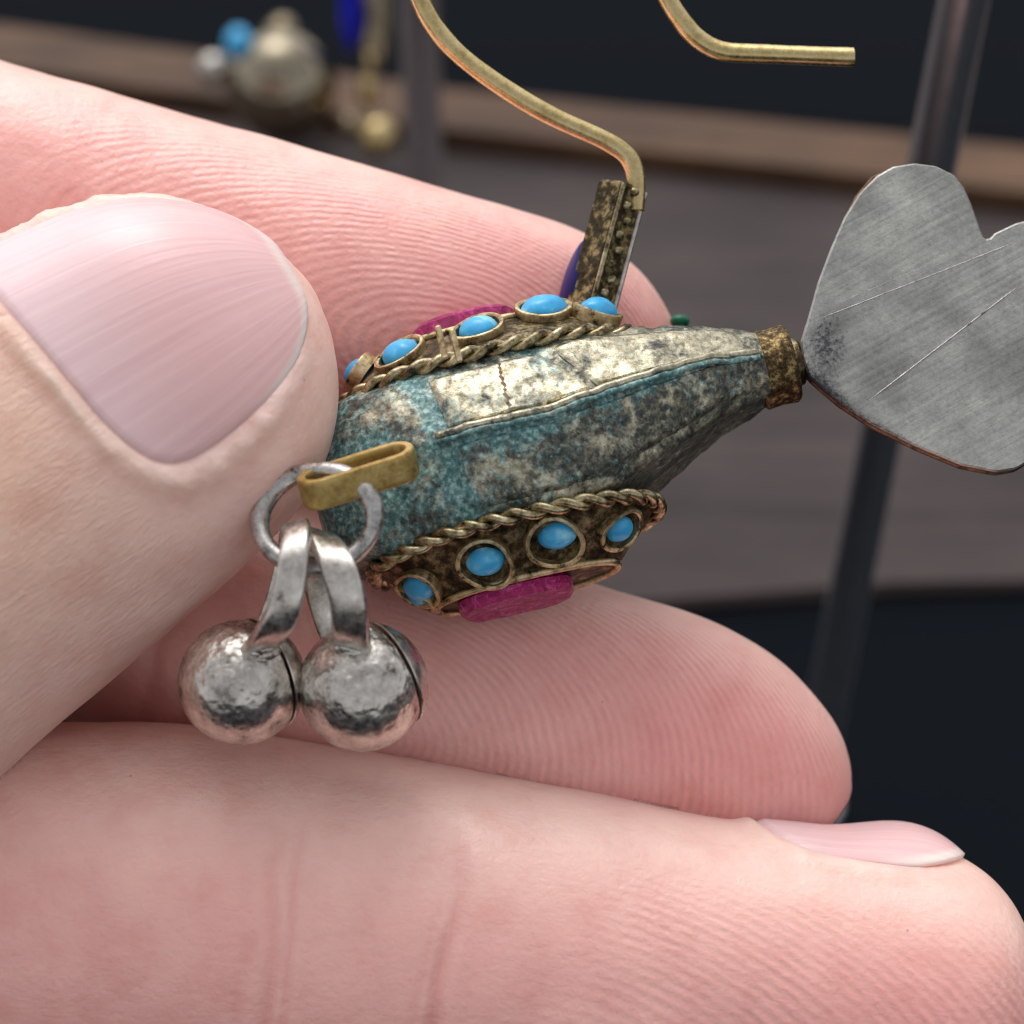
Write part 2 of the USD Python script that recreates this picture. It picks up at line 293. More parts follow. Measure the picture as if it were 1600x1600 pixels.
# skin: fine relief from the unrolled finger coordinates (attribute unrolled, mm), ridges from ridge phase
def skin_look(name):
    look(name, {
        'un': ('attribute', {'attribute': 'unrolled'}), 'ph': ('attribute', {'attribute': 'ridge_phase'}), 'rm': ('attribute', {'attribute': 'ridge_mask'}), 'ti': ('attribute', {'attribute': 'tint'}),
        'wr': ('attribute', {'attribute': 'wrinkle'}),
        # papillary ridges
        'wn': ('noise_texture', {'scale': 0.7, 'detail': 3.0}), 'wm': ('math', {'math_type': 'multiply_add', 'value2': 3.0}),
        'sn': ('math', {'math_type': 'sine'}), 'bk': ('noise_texture', {'scale': 1.6, 'detail': 2.0}), 'bkr': ('map_range', {'from_min': 0.36, 'from_max': 0.58, 'to_min': 0.2, 'to_max': 1.0, 'clamp': True}),
        'ra': ('math', {'math_type': 'multiply'}), 'rb': ('math', {'math_type': 'multiply'}), 'rh': ('math', {'math_type': 'multiply', 'value2': 0.000018}),
        # pores and small creases
        'v': ('voronoi_texture', {'scale': 2.1, 'feature': 'smooth_f1', 'smoothness': 0.4, 'detail': 1.0}), 'vh': ('math', {'math_type': 'multiply_add', 'value2': -0.000032}),
        'n': ('noise_texture', {'scale': 1.1, 'detail': 6.0, 'roughness': 0.65}), 'nh': ('math', {'math_type': 'multiply_add', 'value2': 0.00005}),
        'mpw': ('mapping', {'rotation': (0, 0, 0.0), 'scale': (0.7, 2.6, 1.0)}), 'nw': ('noise_texture', {'scale': 1.0, 'detail': 4.0, 'roughness': 0.6, 'distortion': 1.2}),
        'wa': ('math', {'math_type': 'multiply'}), 'wh': ('math', {'math_type': 'multiply_add', 'value2': 0.00022}),
        'b': ('bump', {'strength': 1.0, 'distance': 1.0}),
        # colour
        'cn': ('noise_texture', {'scale': 0.35, 'detail': 5.0, 'roughness': 0.6}), 'cr': ('rgb_ramp', {'ramp': ramp((0.3, (0.95, 0.87, 0.86)), (0.5, (1, 1, 1)), (0.72, (1.05, 1.07, 1.06)))}),
        'cm': ('mix_color', {'blend_type': 'multiply', 'fac': 1.0, 'use_clamp': False}),
        'cs': ('map_range', {'from_min': -1.0, 'from_max': 1.0, 'to_min': 0.90, 'to_max': 1.05}), 'csm': ('vector_math', {'math_type': 'scale'}), 'sv': ('voronoi_texture', {'scale': 0.33, 'feature': 'f1'}), 'svr': ('map_range', {'from_min': 0.012, 'from_max': 0.03, 'to_min': 0.55, 'to_max': 1.0, 'clamp': True}), 'csp': ('vector_math', {'math_type': 'scale'}),
        'p': ('principled_bsdf', {'roughness': 0.36, 'subsurface_weight': 0.45, 'subsurface_scale': 0.0008, 'subsurface_radius': (1.0, 0.36, 0.22), 'subsurface_method': 'random_walk', 'specular_ior_level': 0.42})},
        [('mm.vector', 'wn.vector'), ('wn.fac', 'wm.value1'), ('ph.fac', 'wm.value3'), ('wm.value', 'sn.value1'), ('mm.vector', 'bk.vector'), ('bk.fac', 'bkr.value'),
         ('sn.value', 'ra.value1'), ('bkr.result', 'ra.value2'), ('ra.value', 'rb.value1'), ('rm.fac', 'rb.value2'), ('rb.value', 'rh.value1'),
         ('mm.vector', 'v.vector'), ('v.distance', 'vh.value1'), ('rh.value', 'vh.value3'), ('mm.vector', 'n.vector'), ('n.fac', 'nh.value1'), ('vh.value', 'nh.value3'),
         ('un.vector', 'mpw.vector'), ('mpw.vector', 'nw.vector'), ('nw.fac', 'wa.value1'), ('wr.fac', 'wa.value2'), ('wa.value', 'wh.value1'), ('nh.value', 'wh.value3'),
         ('wh.value', 'b.height'), ('b.normal', 'p.normal'),
         ('mm.vector', 'cn.vector'), ('cn.fac', 'cr.fac'), ('ti.color', 'cm.a'), ('cr.color', 'cm.b'), ('rb.value', 'cs.value'), ('cm.result', 'csm.vector1'), ('cs.result', 'csm.scale'), ('csm.vector', 'csp.vector1'), ('mm.vector', 'sv.vector'), ('sv.distance', 'svr.value'), ('svr.result', 'csp.scale'), ('csp.vector', 'p.base_color')])
skin_look('skin')
look('nail', {'un': ('attribute', {'attribute': 'unrolled'}), 'ti': ('attribute', {'attribute': 'tint'}),
    'mp': ('vector_math', {'math_type': 'multiply', 'vector2': (0.05, 2.6, 1.0)}), 'n': ('noise_texture', {'scale': 1.0, 'detail': 5.0, 'roughness': 0.65}),
    'h': ('math', {'math_type': 'multiply', 'value2': 0.00005}), 'b': ('bump', {'strength': 1.0, 'distance': 1.0}),
    'cr': ('rgb_ramp', {'ramp': ramp((0.3, (0.93, 0.90, 0.92)), (0.5, (1, 1, 1)), (0.7, (1.06, 1.09, 1.08)))}), 'cm': ('mix_color', {'blend_type': 'multiply', 'fac': 1.0, 'use_clamp': False}),
    'p': ('principled_bsdf', {'roughness': 0.26, 'subsurface_weight': 0.4, 'subsurface_scale': 0.0008, 'subsurface_radius': (1.0, 0.45, 0.35), 'specular_ior_level': 0.5})},
    [('un.vector', 'mp.vector1'), ('mp.vector', 'n.vector'), ('n.fac', 'h.value1'), ('h.value', 'b.height'), ('b.normal', 'p.normal'), ('n.fac', 'cr.fac'), ('ti.color', 'cm.a'), ('cr.color', 'cm.b'), ('cm.result', 'p.base_color')])

# ------------------------------------------------------------------ the setting: black cloth, wooden board, rods
def sheet(pts, z, mat, name):
    pts = np.array([[p[0], p[1], z] for p in pts]); n = len(pts)
    f = np.array([[0, i, i + 1] for i in range(1, n - 1)])
    path = part('/World', name, (pts, f), mat, smooth=False, world=True)
    tag(stage.GetPrimAtPath(path), kind='structure'); return path
sheet([(-6000, -6000), (6000, -6000), (6000, 6000), (-6000, 6000)], 0.0, 'black_cloth', 'ground')
def slab(outline, z0, z1, bevel=0.8):
    """Extruded outline (world mm) with a bevelled upper edge."""
    o = np.asarray(outline, float)
    c = o.mean(0); d = o - c; ins = c + d * (1 - bevel / np.linalg.norm(d, axis=1, keepdims=True))
    v = np.stack([np.c_[o, np.full(len(o), z0)], np.c_[o, np.full(len(o), z1 - bevel)], np.c_[ins, np.full(len(o), z1)]])
    return grid_mesh(v)
def edge(pxs, h): return [on_plane(x, y, h)[:2] for x, y in pxs]
H = 1.6
far = edge([(-1500, -95), (700, 208), (1700, 318), (3200, 480)], H)
near = edge([(3200, 960), (2300, 905), (1700, 908), (1400, 916), (1000, 945), (400, 1010), (-1500, 1200)], H)
board = thing('wooden_board', np.zeros(3), 'dark grey-brown wooden board lying on the black cloth behind the hand', 'board')
ORIGIN[board] = np.zeros(3); UsdGeom.Xformable(stage.GetPrimAtPath(board)).GetOrderedXformOps()[0].Set(Gf.Vec3d(0, 0, 0))
part(board, 'plank', slab(np.array(far + near), 0.3, H), 'grey_wood', smooth=30, world=True)
f2 = edge([(-1500, -180), (700, 138), (1700, 240), (3200, 392)], 4.5)
f1 = edge([(3200, 472), (1700, 312), (700, 203), (-1500, -100)], 4.5)
part(board, 'edge_strip', slab(np.array(f2 + f1), 0.3, 4.5, 0.8), 'brown_wood', smooth=30, world=True, label='warm brown raised strip along the far edge of the board')

def rod(px, py, h, r, label, top):
    b = on_plane(px, py, h)
    d = np.array([(top[0] - 800) * PX, (800 - top[1]) * PX, -DIST]) @ BASIS; o = FOCUS_AT + DIST * BACK
    ht = o + d * ((b[1] - o[1]) / d[1]); lean = (ht[0] - b[0]) / (ht[2] - b[2])       # the rod leans a little sideways
    path = numbered('/World', 'metal_rod'); x = UsdGeom.Xform.Define(stage, path); x.AddTranslateOp().Set(Gf.Vec3d(*(b / 1000).tolist())); ORIGIN[path] = b / 1000
    tag(x.GetPrim(), label, 'rod')
    z = np.r_[np.linspace(h, h + 190, 40)]
    part(path, 'shaft', tube(np.c_[b[0] + lean * (z - h), np.full(40, b[1]), z], r, 28), 'rod_metal', world=True)
    part(path, 'foot', tube(np.c_[np.full(4, b[0]), np.full(4, b[1]), [h - 0.5, h + 0.6, h + 1.2, h + 1.5]], [r * 1.9, r * 1.9, r * 1.7, r * 1.1], 28), 'rod_metal', world=True)
rod(1262, 1260, 0.0, 1.9, 'slim dark polished metal rod rising behind the heart-shaped tail', (1506, 0))
rod(668, 420, 1.6, 2.3, 'slim dark polished metal rod rising behind the brass ear wire, near the blurred blue stone', (655, 0))

# ------------------------------------------------------------------ the hand
def finger(stations, tip, ex=2.2, ns=260, nt=190):
    """stations: (px, py, half-width px, z, depth ratio) from the palm outwards; tip: (length px, exponent) of the rounded end.
    Returns grids: points, arclength, angle, centres, tangents, normals-to-finger N, B, half-width and half-depth per section."""
    st = np.array(stations, float)
    c = np.array([P(a, b, z) for a, b, _, z, _ in st]); k = PX * (DIST - st[:, 3]) / DIST
    hw = st[:, 2] * k; dr = st[:, 4]
    s = np.r_[0, np.cumsum(np.linalg.norm(np.diff(c, axis=0), axis=1))]
    L = tip[0] * k[-1]; tdir = PchipInterpolator(s, c).derivative()(s[-1]); tdir = tdir / np.linalg.norm(tdir); tdir /= np.linalg.norm(tdir)
    tdir = tdir + np.array([0, 0, tip[2] if len(tip) > 2 else 0.0]); tdir /= np.linalg.norm(tdir)
    fc, fh, fd = PchipInterpolator(s, c), PchipInterpolator(s, hw), PchipInterpolator(s, dr)
    ph = np.linspace(0, np.pi / 2, 90) [1:]
    body = np.r_[np.linspace(0, 0.45 * s[-1], 50)[:-1], np.linspace(0.45 * s[-1], s[-1], ns)]
    e = tip[1]
    capx = L * np.sin(ph); caph = (1 - (np.sin(ph)) ** e) ** (1 / e)
    C = np.vstack([fc(body), c[-1] + capx[:, None] * tdir]); S = np.r_[body, s[-1] + capx]
    HW = np.r_[fh(body), hw[-1] * caph]; HD = np.r_[fh(body) * fd(body), hw[-1] * dr[-1] * caph]
    # even out the change of curvature where the rounded tip starts
    u = np.arange(0, S[-1] + 1e-9, 0.1); u[-1] = S[-1]
    def even(w):
        f = np.interp(u, S, w) ** 2; g = np.r_[f, -f[::-1][1:80]]
        g = gaussian_filter1d(g, 18.0, mode='nearest')[:len(f)]
        return np.sqrt(np.clip(np.interp(S, u, g), 0, None))
    HW, HD = even(HW), even(HD)
    HW[-1] = HD[-1] = 1e-3
    T = np.gradient(C, axis=0); T /= np.linalg.norm(T, axis=1, keepdims=True)
    N = np.cross([0, 0, 1.0], T); N /= np.linalg.norm(N, axis=1, keepdims=True); B = np.cross(T, N)
    th = -np.pi / 2 + np.arange(nt) * 2 * np.pi / nt
    ct, sn = np.cos(th), np.sin(th); q = 2 / ex
    x, y = np.sign(ct) * np.abs(ct) ** q, np.sign(sn) * np.abs(sn) ** q
    G = C[:, None] + (HW[:, None] * x)[..., None] * N[:, None] + (HD[:, None] * y)[..., None] * B[:, None]
    return dict(G=G, S=S, th=th, C=C, T=T, N=N, B=B, HW=HW, HD=HD)
def grid_normals(G):
    du = np.gradient(G, axis=0); dv = (np.roll(G, -1, 1) - np.roll(G, 1, 1)) / 2
    n = np.cross(dv, du); n /= np.linalg.norm(n, axis=2, keepdims=True) + 1e-12
    c = G.mean(1, keepdims=True)
    if ((G - c) * n).sum() < 0: n = -n
    return n
def angdiff(a, b): return (a - b + np.pi) % (2 * np.pi) - np.pi
def nail_coords(F, nl):
    """t, q: place on the nail, each -1..1 inside its outline."""
    A = angdiff(F['th'][None, :], nl['mid']) / nl['half']
    t = (F['S'][:, None] - nl['s0']) / nl['len']
    k = nl['skew'] * np.clip(A, -1.3, 1.3) / 2; t = (t - k) / (1 - k)          # the root of the nail runs askew, its free edge does not
    return t, A
def dress_finger(F, nail=None, creases=(), core=(0, 0), seed=0, pad=math.pi / 2, bulges=()):
    G = F['G'].copy(); n = grid_normals(G); d = np.zeros(G.shape[:2])
    q = G / 7.0
    d += 0.5 * (meshkit.fbm(q + seed * 11.3, 3, seed) - 0.5)
    cr = np.zeros(G.shape[:2])
    for (px, strength, wid, a0, a1) in creases:
        sp = F['S'][np.argmin(np.abs(G[:, len(F['th']) // 2, 0] - P(px, 800, 0)[0]))]
        wob = 0.8 * (meshkit.fbm(np.stack([F['th'] * 1.7, F['th'] * 0, F['th'] * 0 + px], -1), 3, seed) - 0.5) * 2
        g = np.exp(-((F['S'][:, None] - sp - wob[None]) / wid) ** 2)
        am = np.clip(1 - np.abs(angdiff(F['th'], (a0 + a1) / 2)) / ((a1 - a0) / 2), 0, 1) ** 0.5
        d -= strength * g * am[None]; d += 0.35 * strength * np.exp(-((F['S'][:, None] - sp - wob[None]) / wid / 2.6) ** 2) * am[None]; cr = np.maximum(cr, min(1, strength * 2) * g * am[None])
    for (sp, th, amp, ws, wt) in bulges:
        d += amp * np.exp(-((F['S'][:, None] - sp) / ws) ** 2 - (angdiff(F['th'][None], th) / wt) ** 2)
    if nail:
        t, A = nail_coords(F, nail)
        e = nail['ex']; r = (np.abs(t) ** e + np.abs(A) ** e) ** (1 / e)
        dist = (r - 1) * np.minimum(nail['len'], nail['half'] * 8.5)      # about mm from the nail's outline
        back = np.clip(0.5 - t * 1.2, 0, 1) * np.where(np.abs(A) < 3, 1, 0)
        side = np.clip(np.abs(A) * 1.3 - 0.2, 0, 1)
        rim = np.clip(np.maximum(back, side * np.clip(1.0 - t * 1.1, 0, 1)), 0, 1)
        ragged = 1 + 1.1 * (meshkit.fbm(np.stack([F['th'][None] * 9 + 0 * F['S'][:, None], F['S'][:, None] * 1.3 + 0 * F['th'][None], 0 * t], -1), 3, seed + 3) - 0.5)
        d += nail['fold'] * ragged * rim * np.exp(-((dist - 0.55) / 0.6) ** 2)
        d -= nail['sink'] * np.clip(-dist / 0.5, 0, 1) * (np.clip((1.05 - t) / 0.3, 0, 1) * 0.6 + 0.4)
    fade = np.clip((F['S'][-1] - F['S']) / 0.8, 0, 1)[:, None]
    G = G + n * (d * fade)[..., None]
    V, Fc = grid_mesh(G)
    U = np.stack(np.broadcast_arrays(F['S'][:, None], F['th'][None] * F['HW'].max() * 0.95, np.full((1, 1), seed * 40.0)), -1).reshape(-1, 3)
    U = np.vstack([U, U[0], U[-1]])
    # ridges run round a core on the pad, and across the finger behind it
    cs, ct = core
    a = (U[:, 0] - cs); b = U[:, 1] - ct * F['HW'].max() * 0.95
    f = np.where(a > 0, np.sqrt((0.85 * a) ** 2 + b ** 2), np.sqrt((0.55 * a) ** 2 + b ** 2))
    return V, Fc, U, f, np.r_[cr.ravel(), 0, 0]
def base_tint(n, c): return np.tile(np.asarray(c, float), (n, 1))

thumb = finger([(-1400, 1800, 470, -8, .85), (-900, 1430, 420, -4, .85), (-420, 1085, 388, -2, .80), (-128, 850, 356, -1.5, .76), (100, 694, 330, -1.5, .74), (232, 609, 302, -1.5, .72)], (302, 2.0, 0.0), ex=2.25)
index = finger([(-1900, -150, 265, -30, .9), (-900, 100, 245, -22, .9), (8, 343, 234, -17, .9), (440, 455, 224, -17, .9), (820, 560, 219, -17, .88)], (250, 2.0, 0.0))
middle = finger([(-1900, 250, 270, -24, .9), (-800, 600, 245, -20, .9), (0, 862, 222, -22, .9), (500, 1012, 218, -16, .9), (940, 1136, 214, -14, .88)], (400, 2.05, 0.0))
ring = finger([(-1900, 1000, 290, -16, .9), (-800, 1290, 285, -10, .9), (0, 1408, 272, -8, .9), (200, 1408, 278, -8, .9), (500, 1441, 275, -8, .9), (800, 1490, 275, -8, .9), (1118, 1549, 270, -8, .9), (1415, 1585, 268, -8, .9)], (210, 2.2, 0.0))
pinky = finger([(-1900, 1900, 250, -8, .9), (-800, 2000, 235, -6, .9), (400, 2090, 215, -6, .9), (700, 2120, 200, -6, .9)], (250, 2.0, 0.0), ns=60, nt=60)

def s_at(F, px, py, z):
    """Arclength of the section nearest to a picture point."""
    p = P(px, py, z); return F['S'][np.argmin(((F['C'] - p) * F['T']).sum(1) ** 2 + 0.02 * np.linalg.norm(F['C'] - p, axis=1) ** 2)]
s_thumb = s_at(thumb, 292, 570, -1.5)
thumb_nail = dict(s0=s_thumb + 0.85, len=6.4, mid=math.radians(65), half=math.radians(54), skew=0.24, ex=5.0, fold=0.42, sink=0.5)
s_ring = s_at(ring, 1315, 1570, -8)
ring_nail = dict(s0=s_ring - 0.2, len=6.5, mid=math.radians(-28), half=math.radians(53), skew=0.0, ex=3.2, fold=0.25, sink=0.35)

def core_at(F, px, py, z):
    p = P(px, py, z); i = np.argmin(np.abs(((p - F['C']) * F['T']).sum(1)))
    return F['S'][i], math.pi / 2 - math.asin(np.clip((p - F['C'][i]) @ F['N'][i] / F['HW'][i], -1, 1))
pieces = []
pieces.append(dress_finger(thumb, thumb_nail, core=(s_thumb, -math.pi / 2), seed=1))
pieces.append(dress_finger(index, core=core_at(index, 700, 572, -17), seed=2, creases=[(60, 0.10, 0.9, 0.2, 2.9)]))
pieces.append(dress_finger(middle, core=core_at(middle, 590, 1125, -14), seed=3, creases=[(200, 0.3, 0.6, 0.2, 2.9)]))
pieces.append(dress_finger(ring, ring_nail, core=(core_at(ring, 860, 1500, -8)[0], math.radians(165)), seed=4,
    creases=[(420, 0.42, 0.42, 0.9, 3.9), (455, 0.3, 0.3, 0.75, 2.6), (396, 0.26, 0.35, 1.5, 3.9), (684, 0.55, 0.45, 0.75, 4.0), (664, 0.18, 0.28, 1.0, 2.2), (150, 0.15, 0.8, 0.8, 3.0)]))
pieces.append(dress_finger(pinky, core=(0, 0), seed=5))
palm = m3.Manifold.batch_hull([m3.Manifold.sphere(r, 40).translate(P(x, y, z).tolist()) for x, y, z, r in ((-1900, -150, -30, 8.6), (-1900, 250, -24, 9), (-1900, 1000, -16, 9.4), (-1900, 1900, -8, 8.6), (-3600, 300, -26, 13), (-3600, 2000, -10, 13))])
thenar = m3.Manifold.batch_hull([m3.Manifold.sphere(r, 40).translate(P(x, y, z).tolist()) for x, y, z, r in ((-1400, 1800, -4, 14), (-3300, 1700, -16, 14))])
def manifold(v, f): return m3.Manifold(m3.Mesh(np.asarray(v, np.float32), np.asarray(f, np.uint32)))
hand = manifold(*pieces[0][:2])
for q in pieces[1:]: hand = hand + manifold(*q[:2])
hand = hand + palm + thenar
hv, hf = arr(hand)
allv = np.vstack([p[0] for p in pieces]); allu = np.vstack([p[2] for p in pieces]); allf = np.hstack([p[3] for p in pieces]); allc = np.hstack([p[4] for p in pieces])
which = np.hstack([np.full(len(p[0]), i) for i, p in enumerate(pieces)])
dist, near_i = cKDTree(allv).query(hv)
U, RF, W = allu[near_i], allf[near_i], which[near_i]
ridge_mask = np.select([W == 0, W == 1, W == 2, W == 3], [0.0, 1.2, 1.1, 1.4], 0.0)
RF = np.where(W == 3, RF * 0.78, RF)
fade_in = {1: (s_at(index, 60, 400, -14), 6), 2: (s_at(middle, 150, 900, -15), 6), 3: (s_at(ring, 640, 1480, -8), 5)}
for k, (s0, w) in fade_in.items():
    i = W == k; ridge_mask[i] *= np.clip((U[i, 0] - s0) / w + 0.35, 0.25, 1.0)
half_w = np.array([f['HW'].max() for f in (thumb, index, middle, ring, pinky)])[W]; ang = U[:, 1] / (half_w * 0.95)
for k, (F, mid_, wide_, reach) in {1: (index, 1.45, 1.3, 46), 2: (middle, 1.45, 1.35, 30), 3: (ring, 1.95, 1.25, 30)}.items():
    i = W == k; td = F['S'][-1] - U[i, 0]
    ridge_mask[i] *= np.clip((wide_ - np.abs(angdiff(ang[i], mid_))) / 0.5, 0, 1) * np.clip((reach - td) / 8, 0.12, 1) * np.clip(td / 3, 0, 1) * (0.1 + 1.4 * meshkit.fbm(hv[i] / 3.5, 3, 31))
wrinkle = np.select([W == 0, W == 3, W == 1, W == 2], [0.8, 0.14, 0.08, 0.08], 0.2)
i = W == 0; wrinkle[i] = np.clip((s_thumb - 3.5 - U[i, 0]) / 3.0, 0.12, 1.0) * (0.25 + 1.1 * meshkit.fbm(hv[i] / 3.0, 3, 77))
pale, pink, red, tan = np.array([0.75, 0.49, 0.42]), np.array([0.71, 0.375, 0.335]), np.array([0.60, 0.20, 0.19]), np.array([0.68, 0.43, 0.30])
tint = base_tint(len(hv), pale)
def blend(idx, col, amount): tint[idx] = tint[idx] * (1 - amount[:, None]) + col * amount[:, None]
nz = meshkit.fbm(hv / 5.0, 3, 9)
for k, ang in ((1, 90), (2, 90), (3, 120)):
    i = np.flatnonzero(W == k); F = (thumb, index, middle, ring)[k]
    a = U[i, 1] / (F['HW'].max() * 0.95)
    blend(i, pink, np.clip(np.cos(np.clip(angdiff(a, math.radians(ang)), -1.5, 1.5)) * 1.15 + 0.6 * (nz[i] - 0.5), 0, 1))
    tipd = F['S'][-1] - U[i, 0]
    blend(i, red, 0.55 * np.clip(np.cos(np.clip(angdiff(a, math.radians(ang)), -1.5, 1.5)), 0, 1) ** 2 * np.exp(-((tipd - 9) / 8) ** 2))
i = np.flatnonzero(W == 0); a = U[i, 1] / (thumb['HW'].max() * 0.95)
blend(i, tan, 0.7 * np.clip((s_thumb - 2 - U[i, 0]) / 8, 0, 1) * np.clip(np.cos(np.clip(angdiff(a, 1.1), -1.5, 1.5)) * 1.1, 0, 1))
blend(i, pink, 0.8 * np.clip(np.sin(-a + 0.9) , 0, 1))
blend(np.arange(len(hv)), red, 0.32 * allc[near_i] * (0.5 + nz))
P0 = thing('person', P(-1400, 1000, -12), 'left hand with pale pink skin pinching the fish pendant between thumb and two fingertips', 'hand')
skin_path = part(P0, 'hand_skin', (hv, hf), 'skin', smooth=True, attrs=dict(unrolled=U, ridge_phase=RF * 2 * math.pi / 0.49, ridge_mask=ridge_mask, tint=tint, wrinkle=wrinkle))

def nail_mesh(F, nl, lift, thick, dome, free):
    """The nail plate: a patch of the finger's surface, lifted, with its free edge a little beyond the flesh."""
    gi = RegularGridInterpolator((F['S'], np.r_[F['th'], F['th'][0] + 2 * np.pi]), np.concatenate([F['G'], F['G'][:, :1]], 1), bounds_error=False, fill_value=None)
    n_ = 90; rr = np.linspace(0, 1, 46); aa = np.arange(2 * n_) * np.pi / n_
    R, A = np.meshgrid(rr, aa, indexing='ij')
    ca, sa = np.cos(A), np.sin(A); e = nl['ex']; k = (np.abs(ca) ** e + np.abs(sa) ** e) ** (-1 / e)
    t = R * ca * k; q = R * sa * k
    S = np.clip(nl['s0'] + (nl['skew'] * q * (1 - t) / 2 + t) * nl['len'], 0, F['S'][-1] - 0.6); TH = nl['mid'] + q * nl['half']
    TH = (TH + np.pi / 2) % (2 * np.pi) - np.pi / 2
    p = gi(np.stack([S, TH], -1))
    gn = grid_normals(F['G']); ni = RegularGridInterpolator((F['S'], np.r_[F['th'], F['th'][0] + 2 * np.pi]), np.concatenate([gn, gn[:, :1]], 1), bounds_error=False, fill_value=None)
    nn = ni(np.stack([S, TH], -1)); nn /= np.linalg.norm(nn, axis=-1, keepdims=True)
    front = np.clip((t - 0.55) / 0.45, 0, 1)[..., None]
    tang = F['T'][np.clip(np.searchsorted(F['S'], S), 0, len(F['S']) - 1)]
    h = lift + dome * (1 - np.abs(q) ** 2.2) * (1 - 0.3 * t ** 2) - 0.25 * np.clip(R - 0.93, 0, 1) / 0.07 * np.clip(0.6 - t, 0, 1)
    top = p + nn * h[..., None] + tang * front * free
    # straighten the plate lengthways: a nail bends less than the fingertip under it
    top = top + nn * (nl.get('flat', 0.0) * np.sin(np.clip((t + 0.35) / 1.33, 0, 1) ** 1.5 * np.pi) * (1 - np.abs(q) ** 3))[..., None]
    bot = top - nn * thick
    g = np.concatenate([top, bot[::-1]], 0)[:, :, :]
    g = np.concatenate([top, top[-1:] * 0.5 + bot[-1:] * 0.5 + 0 * top[-1:], bot[::-1]], 0)
    V, Fc = grid_mesh(g)
    tt = np.concatenate([t, t[-1:], t[::-1]], 0).ravel(); qq = np.concatenate([q, q[-1:], q[::-1]], 0).ravel()
    rr_ = np.concatenate([R, R[-1:], R[::-1]], 0).ravel()
    tt, qq, rr_ = (np.r_[x, 0, 0] for x in (tt, qq, rr_))
    un = np.stack([tt * nl['len'], qq * nl['half'] * 8, np.zeros_like(tt)], 1)
    return V, Fc, un, tt, qq, rr_
sm_ = lambda x, a, b: np.clip((x - a) / (b - a), 0, 1) ** 2 * (3 - 2 * np.clip((x - a) / (b - a), 0, 1))
def add_nail(F, nl, name, lift, thick, dome, free, label):
    V, Fc, un, t, q, r = nail_mesh(F, nl, lift, thick, dome, free)
    col = base_tint(len(V), (0.74, 0.43, 0.42))
    lun = sm_(-t - 0.45 * q + 0.1, -0.2, 1.0); col = col * (1 - 0.75 * lun[:, None]) + np.array([0.76, 0.55, 0.56]) * 0.75 * lun[:, None]
    edge_ = sm_(r, 0.91, 0.96) * sm_(t, 0.0, 0.5)
    col = col * (1 - 0.6 * edge_[:, None]) + np.array([0.84, 0.74, 0.65]) * 0.6 * edge_[:, None]
    return part(P0, name, (V, Fc), 'nail', smooth=True, attrs=dict(unrolled=un, tint=col), label=label)
add_nail(thumb, thumb_nail, 'thumb_nail', 0.02, 0.28, 0.25, 0.2, 'broad pink thumb nail with faint lengthwise ridges and pale rim')
ring_nail['flat'] = 0.8
add_nail(ring, ring_nail, 'finger_nail', 0.1, 0.3, 0.3, 0.0, 'finger nail seen edge-on along the lowest finger')

# ------------------------------------------------------------------ the fish pendant
TILT = math.atan(0.246); ROLL = math.radians(15)
E1 = np.array([math.cos(TILT), math.sin(TILT), 0]); E2 = np.array([-math.sin(TILT), math.cos(TILT), 0]); E3 = np.array([0, 0, 1.0])
FV = E2 * math.cos(ROLL) - E3 * math.sin(ROLL); FW = E3 * math.cos(ROLL) + E2 * math.sin(ROLL)
FC = P(813, 715, -6.5)
def fish(uvw): uvw = np.asarray(uvw, float); return FC + uvw[..., :1] * E1 + uvw[..., 1:2] * FV + uvw[..., 2:3] * FW
LB, LE = 5.7, 2.3
SIDE = {1: (-0.55, 9.2), -1: (-1.35, 8.2)}        # centre and half-length of the upper and the lower side plate
def leaf(t, inset=0.0, sg=1):
    c, s = np.cos(t), np.sin(t); e = 2 / LE; UC, LA = SIDE[sg]
    return UC + (LA - inset) * np.sign(c) * np.abs(c) ** e, (LB - inset) * np.sign(s) * np.abs(s) ** e
pend = thing('fish_pendant', FC, 'tarnished brass and silver fish pendant with heart-shaped tail and turquoise beads held by the fingertips', 'pendant')
# body
us = np.linspace(-11.7, 14.5, 150); nb = 128
th = np.arange(nb) * 2 * np.pi / nb
sm = lambda x, a, b: np.clip((x - a) / (b - a), 0, 1) ** 2 * (3 - 2 * np.clip((x - a) / (b - a), 0, 1))
def body_V(u): return np.interp(u, [-11.7, -11.4, -10.6, -9.5, -8, 3, 5, 14.5], [2.6, 3.3, 3.95, 4.35, 4.7, 4.7, 4.55, 1.85])
def body_W(u):
    nose = LB * np.clip(1 - np.abs((u - 0.0) / 11.75) ** 2.6, 0, 1) ** (1 / 2.6)
    tail = np.interp(u, [0, 4, 14.5], [5.9, 5.2, 1.8])
    return np.where(u < 0, np.maximum(nose, 0.8), np.minimum(tail, nose + 3))
def body_C(u): return 1.65 * np.clip((u - 2) / 9.5, 0, 1)
def body_pt(u, f, out=0.0):
    """f in -1..1 across the front belly, from lower to upper rim; returns fish coordinates."""
    V, W, C = body_V(u), body_W(u), body_C(u)
    rid = 1.35 * sm(u, -7.5, -2) * (1 - 0.55 * sm(u, 8, 13.7)); rnd = 1 - sm(u, -7, -2)
    w = W + rid * (1 - np.abs(f)) + 0.9 * rnd * (1 - f ** 2) + 0.25 * (1 - f ** 2) - 0.5 * np.abs(f) ** 6
    return np.stack([u, C + V * f, w + out], -1)
ff = np.concatenate([np.linspace(-1, 1, 61)])
Uu, Ff = np.meshgrid(us, ff, indexing='ij')
frontg = body_pt(Uu, Ff); backg = body_pt(Uu, Ff[:, ::-1]); backg[..., 2] *= -1
bg = np.concatenate([frontg, backg], 1)
bn = (meshkit.fbm(bg * 0.9, 4, 3) - 0.5)[..., None]
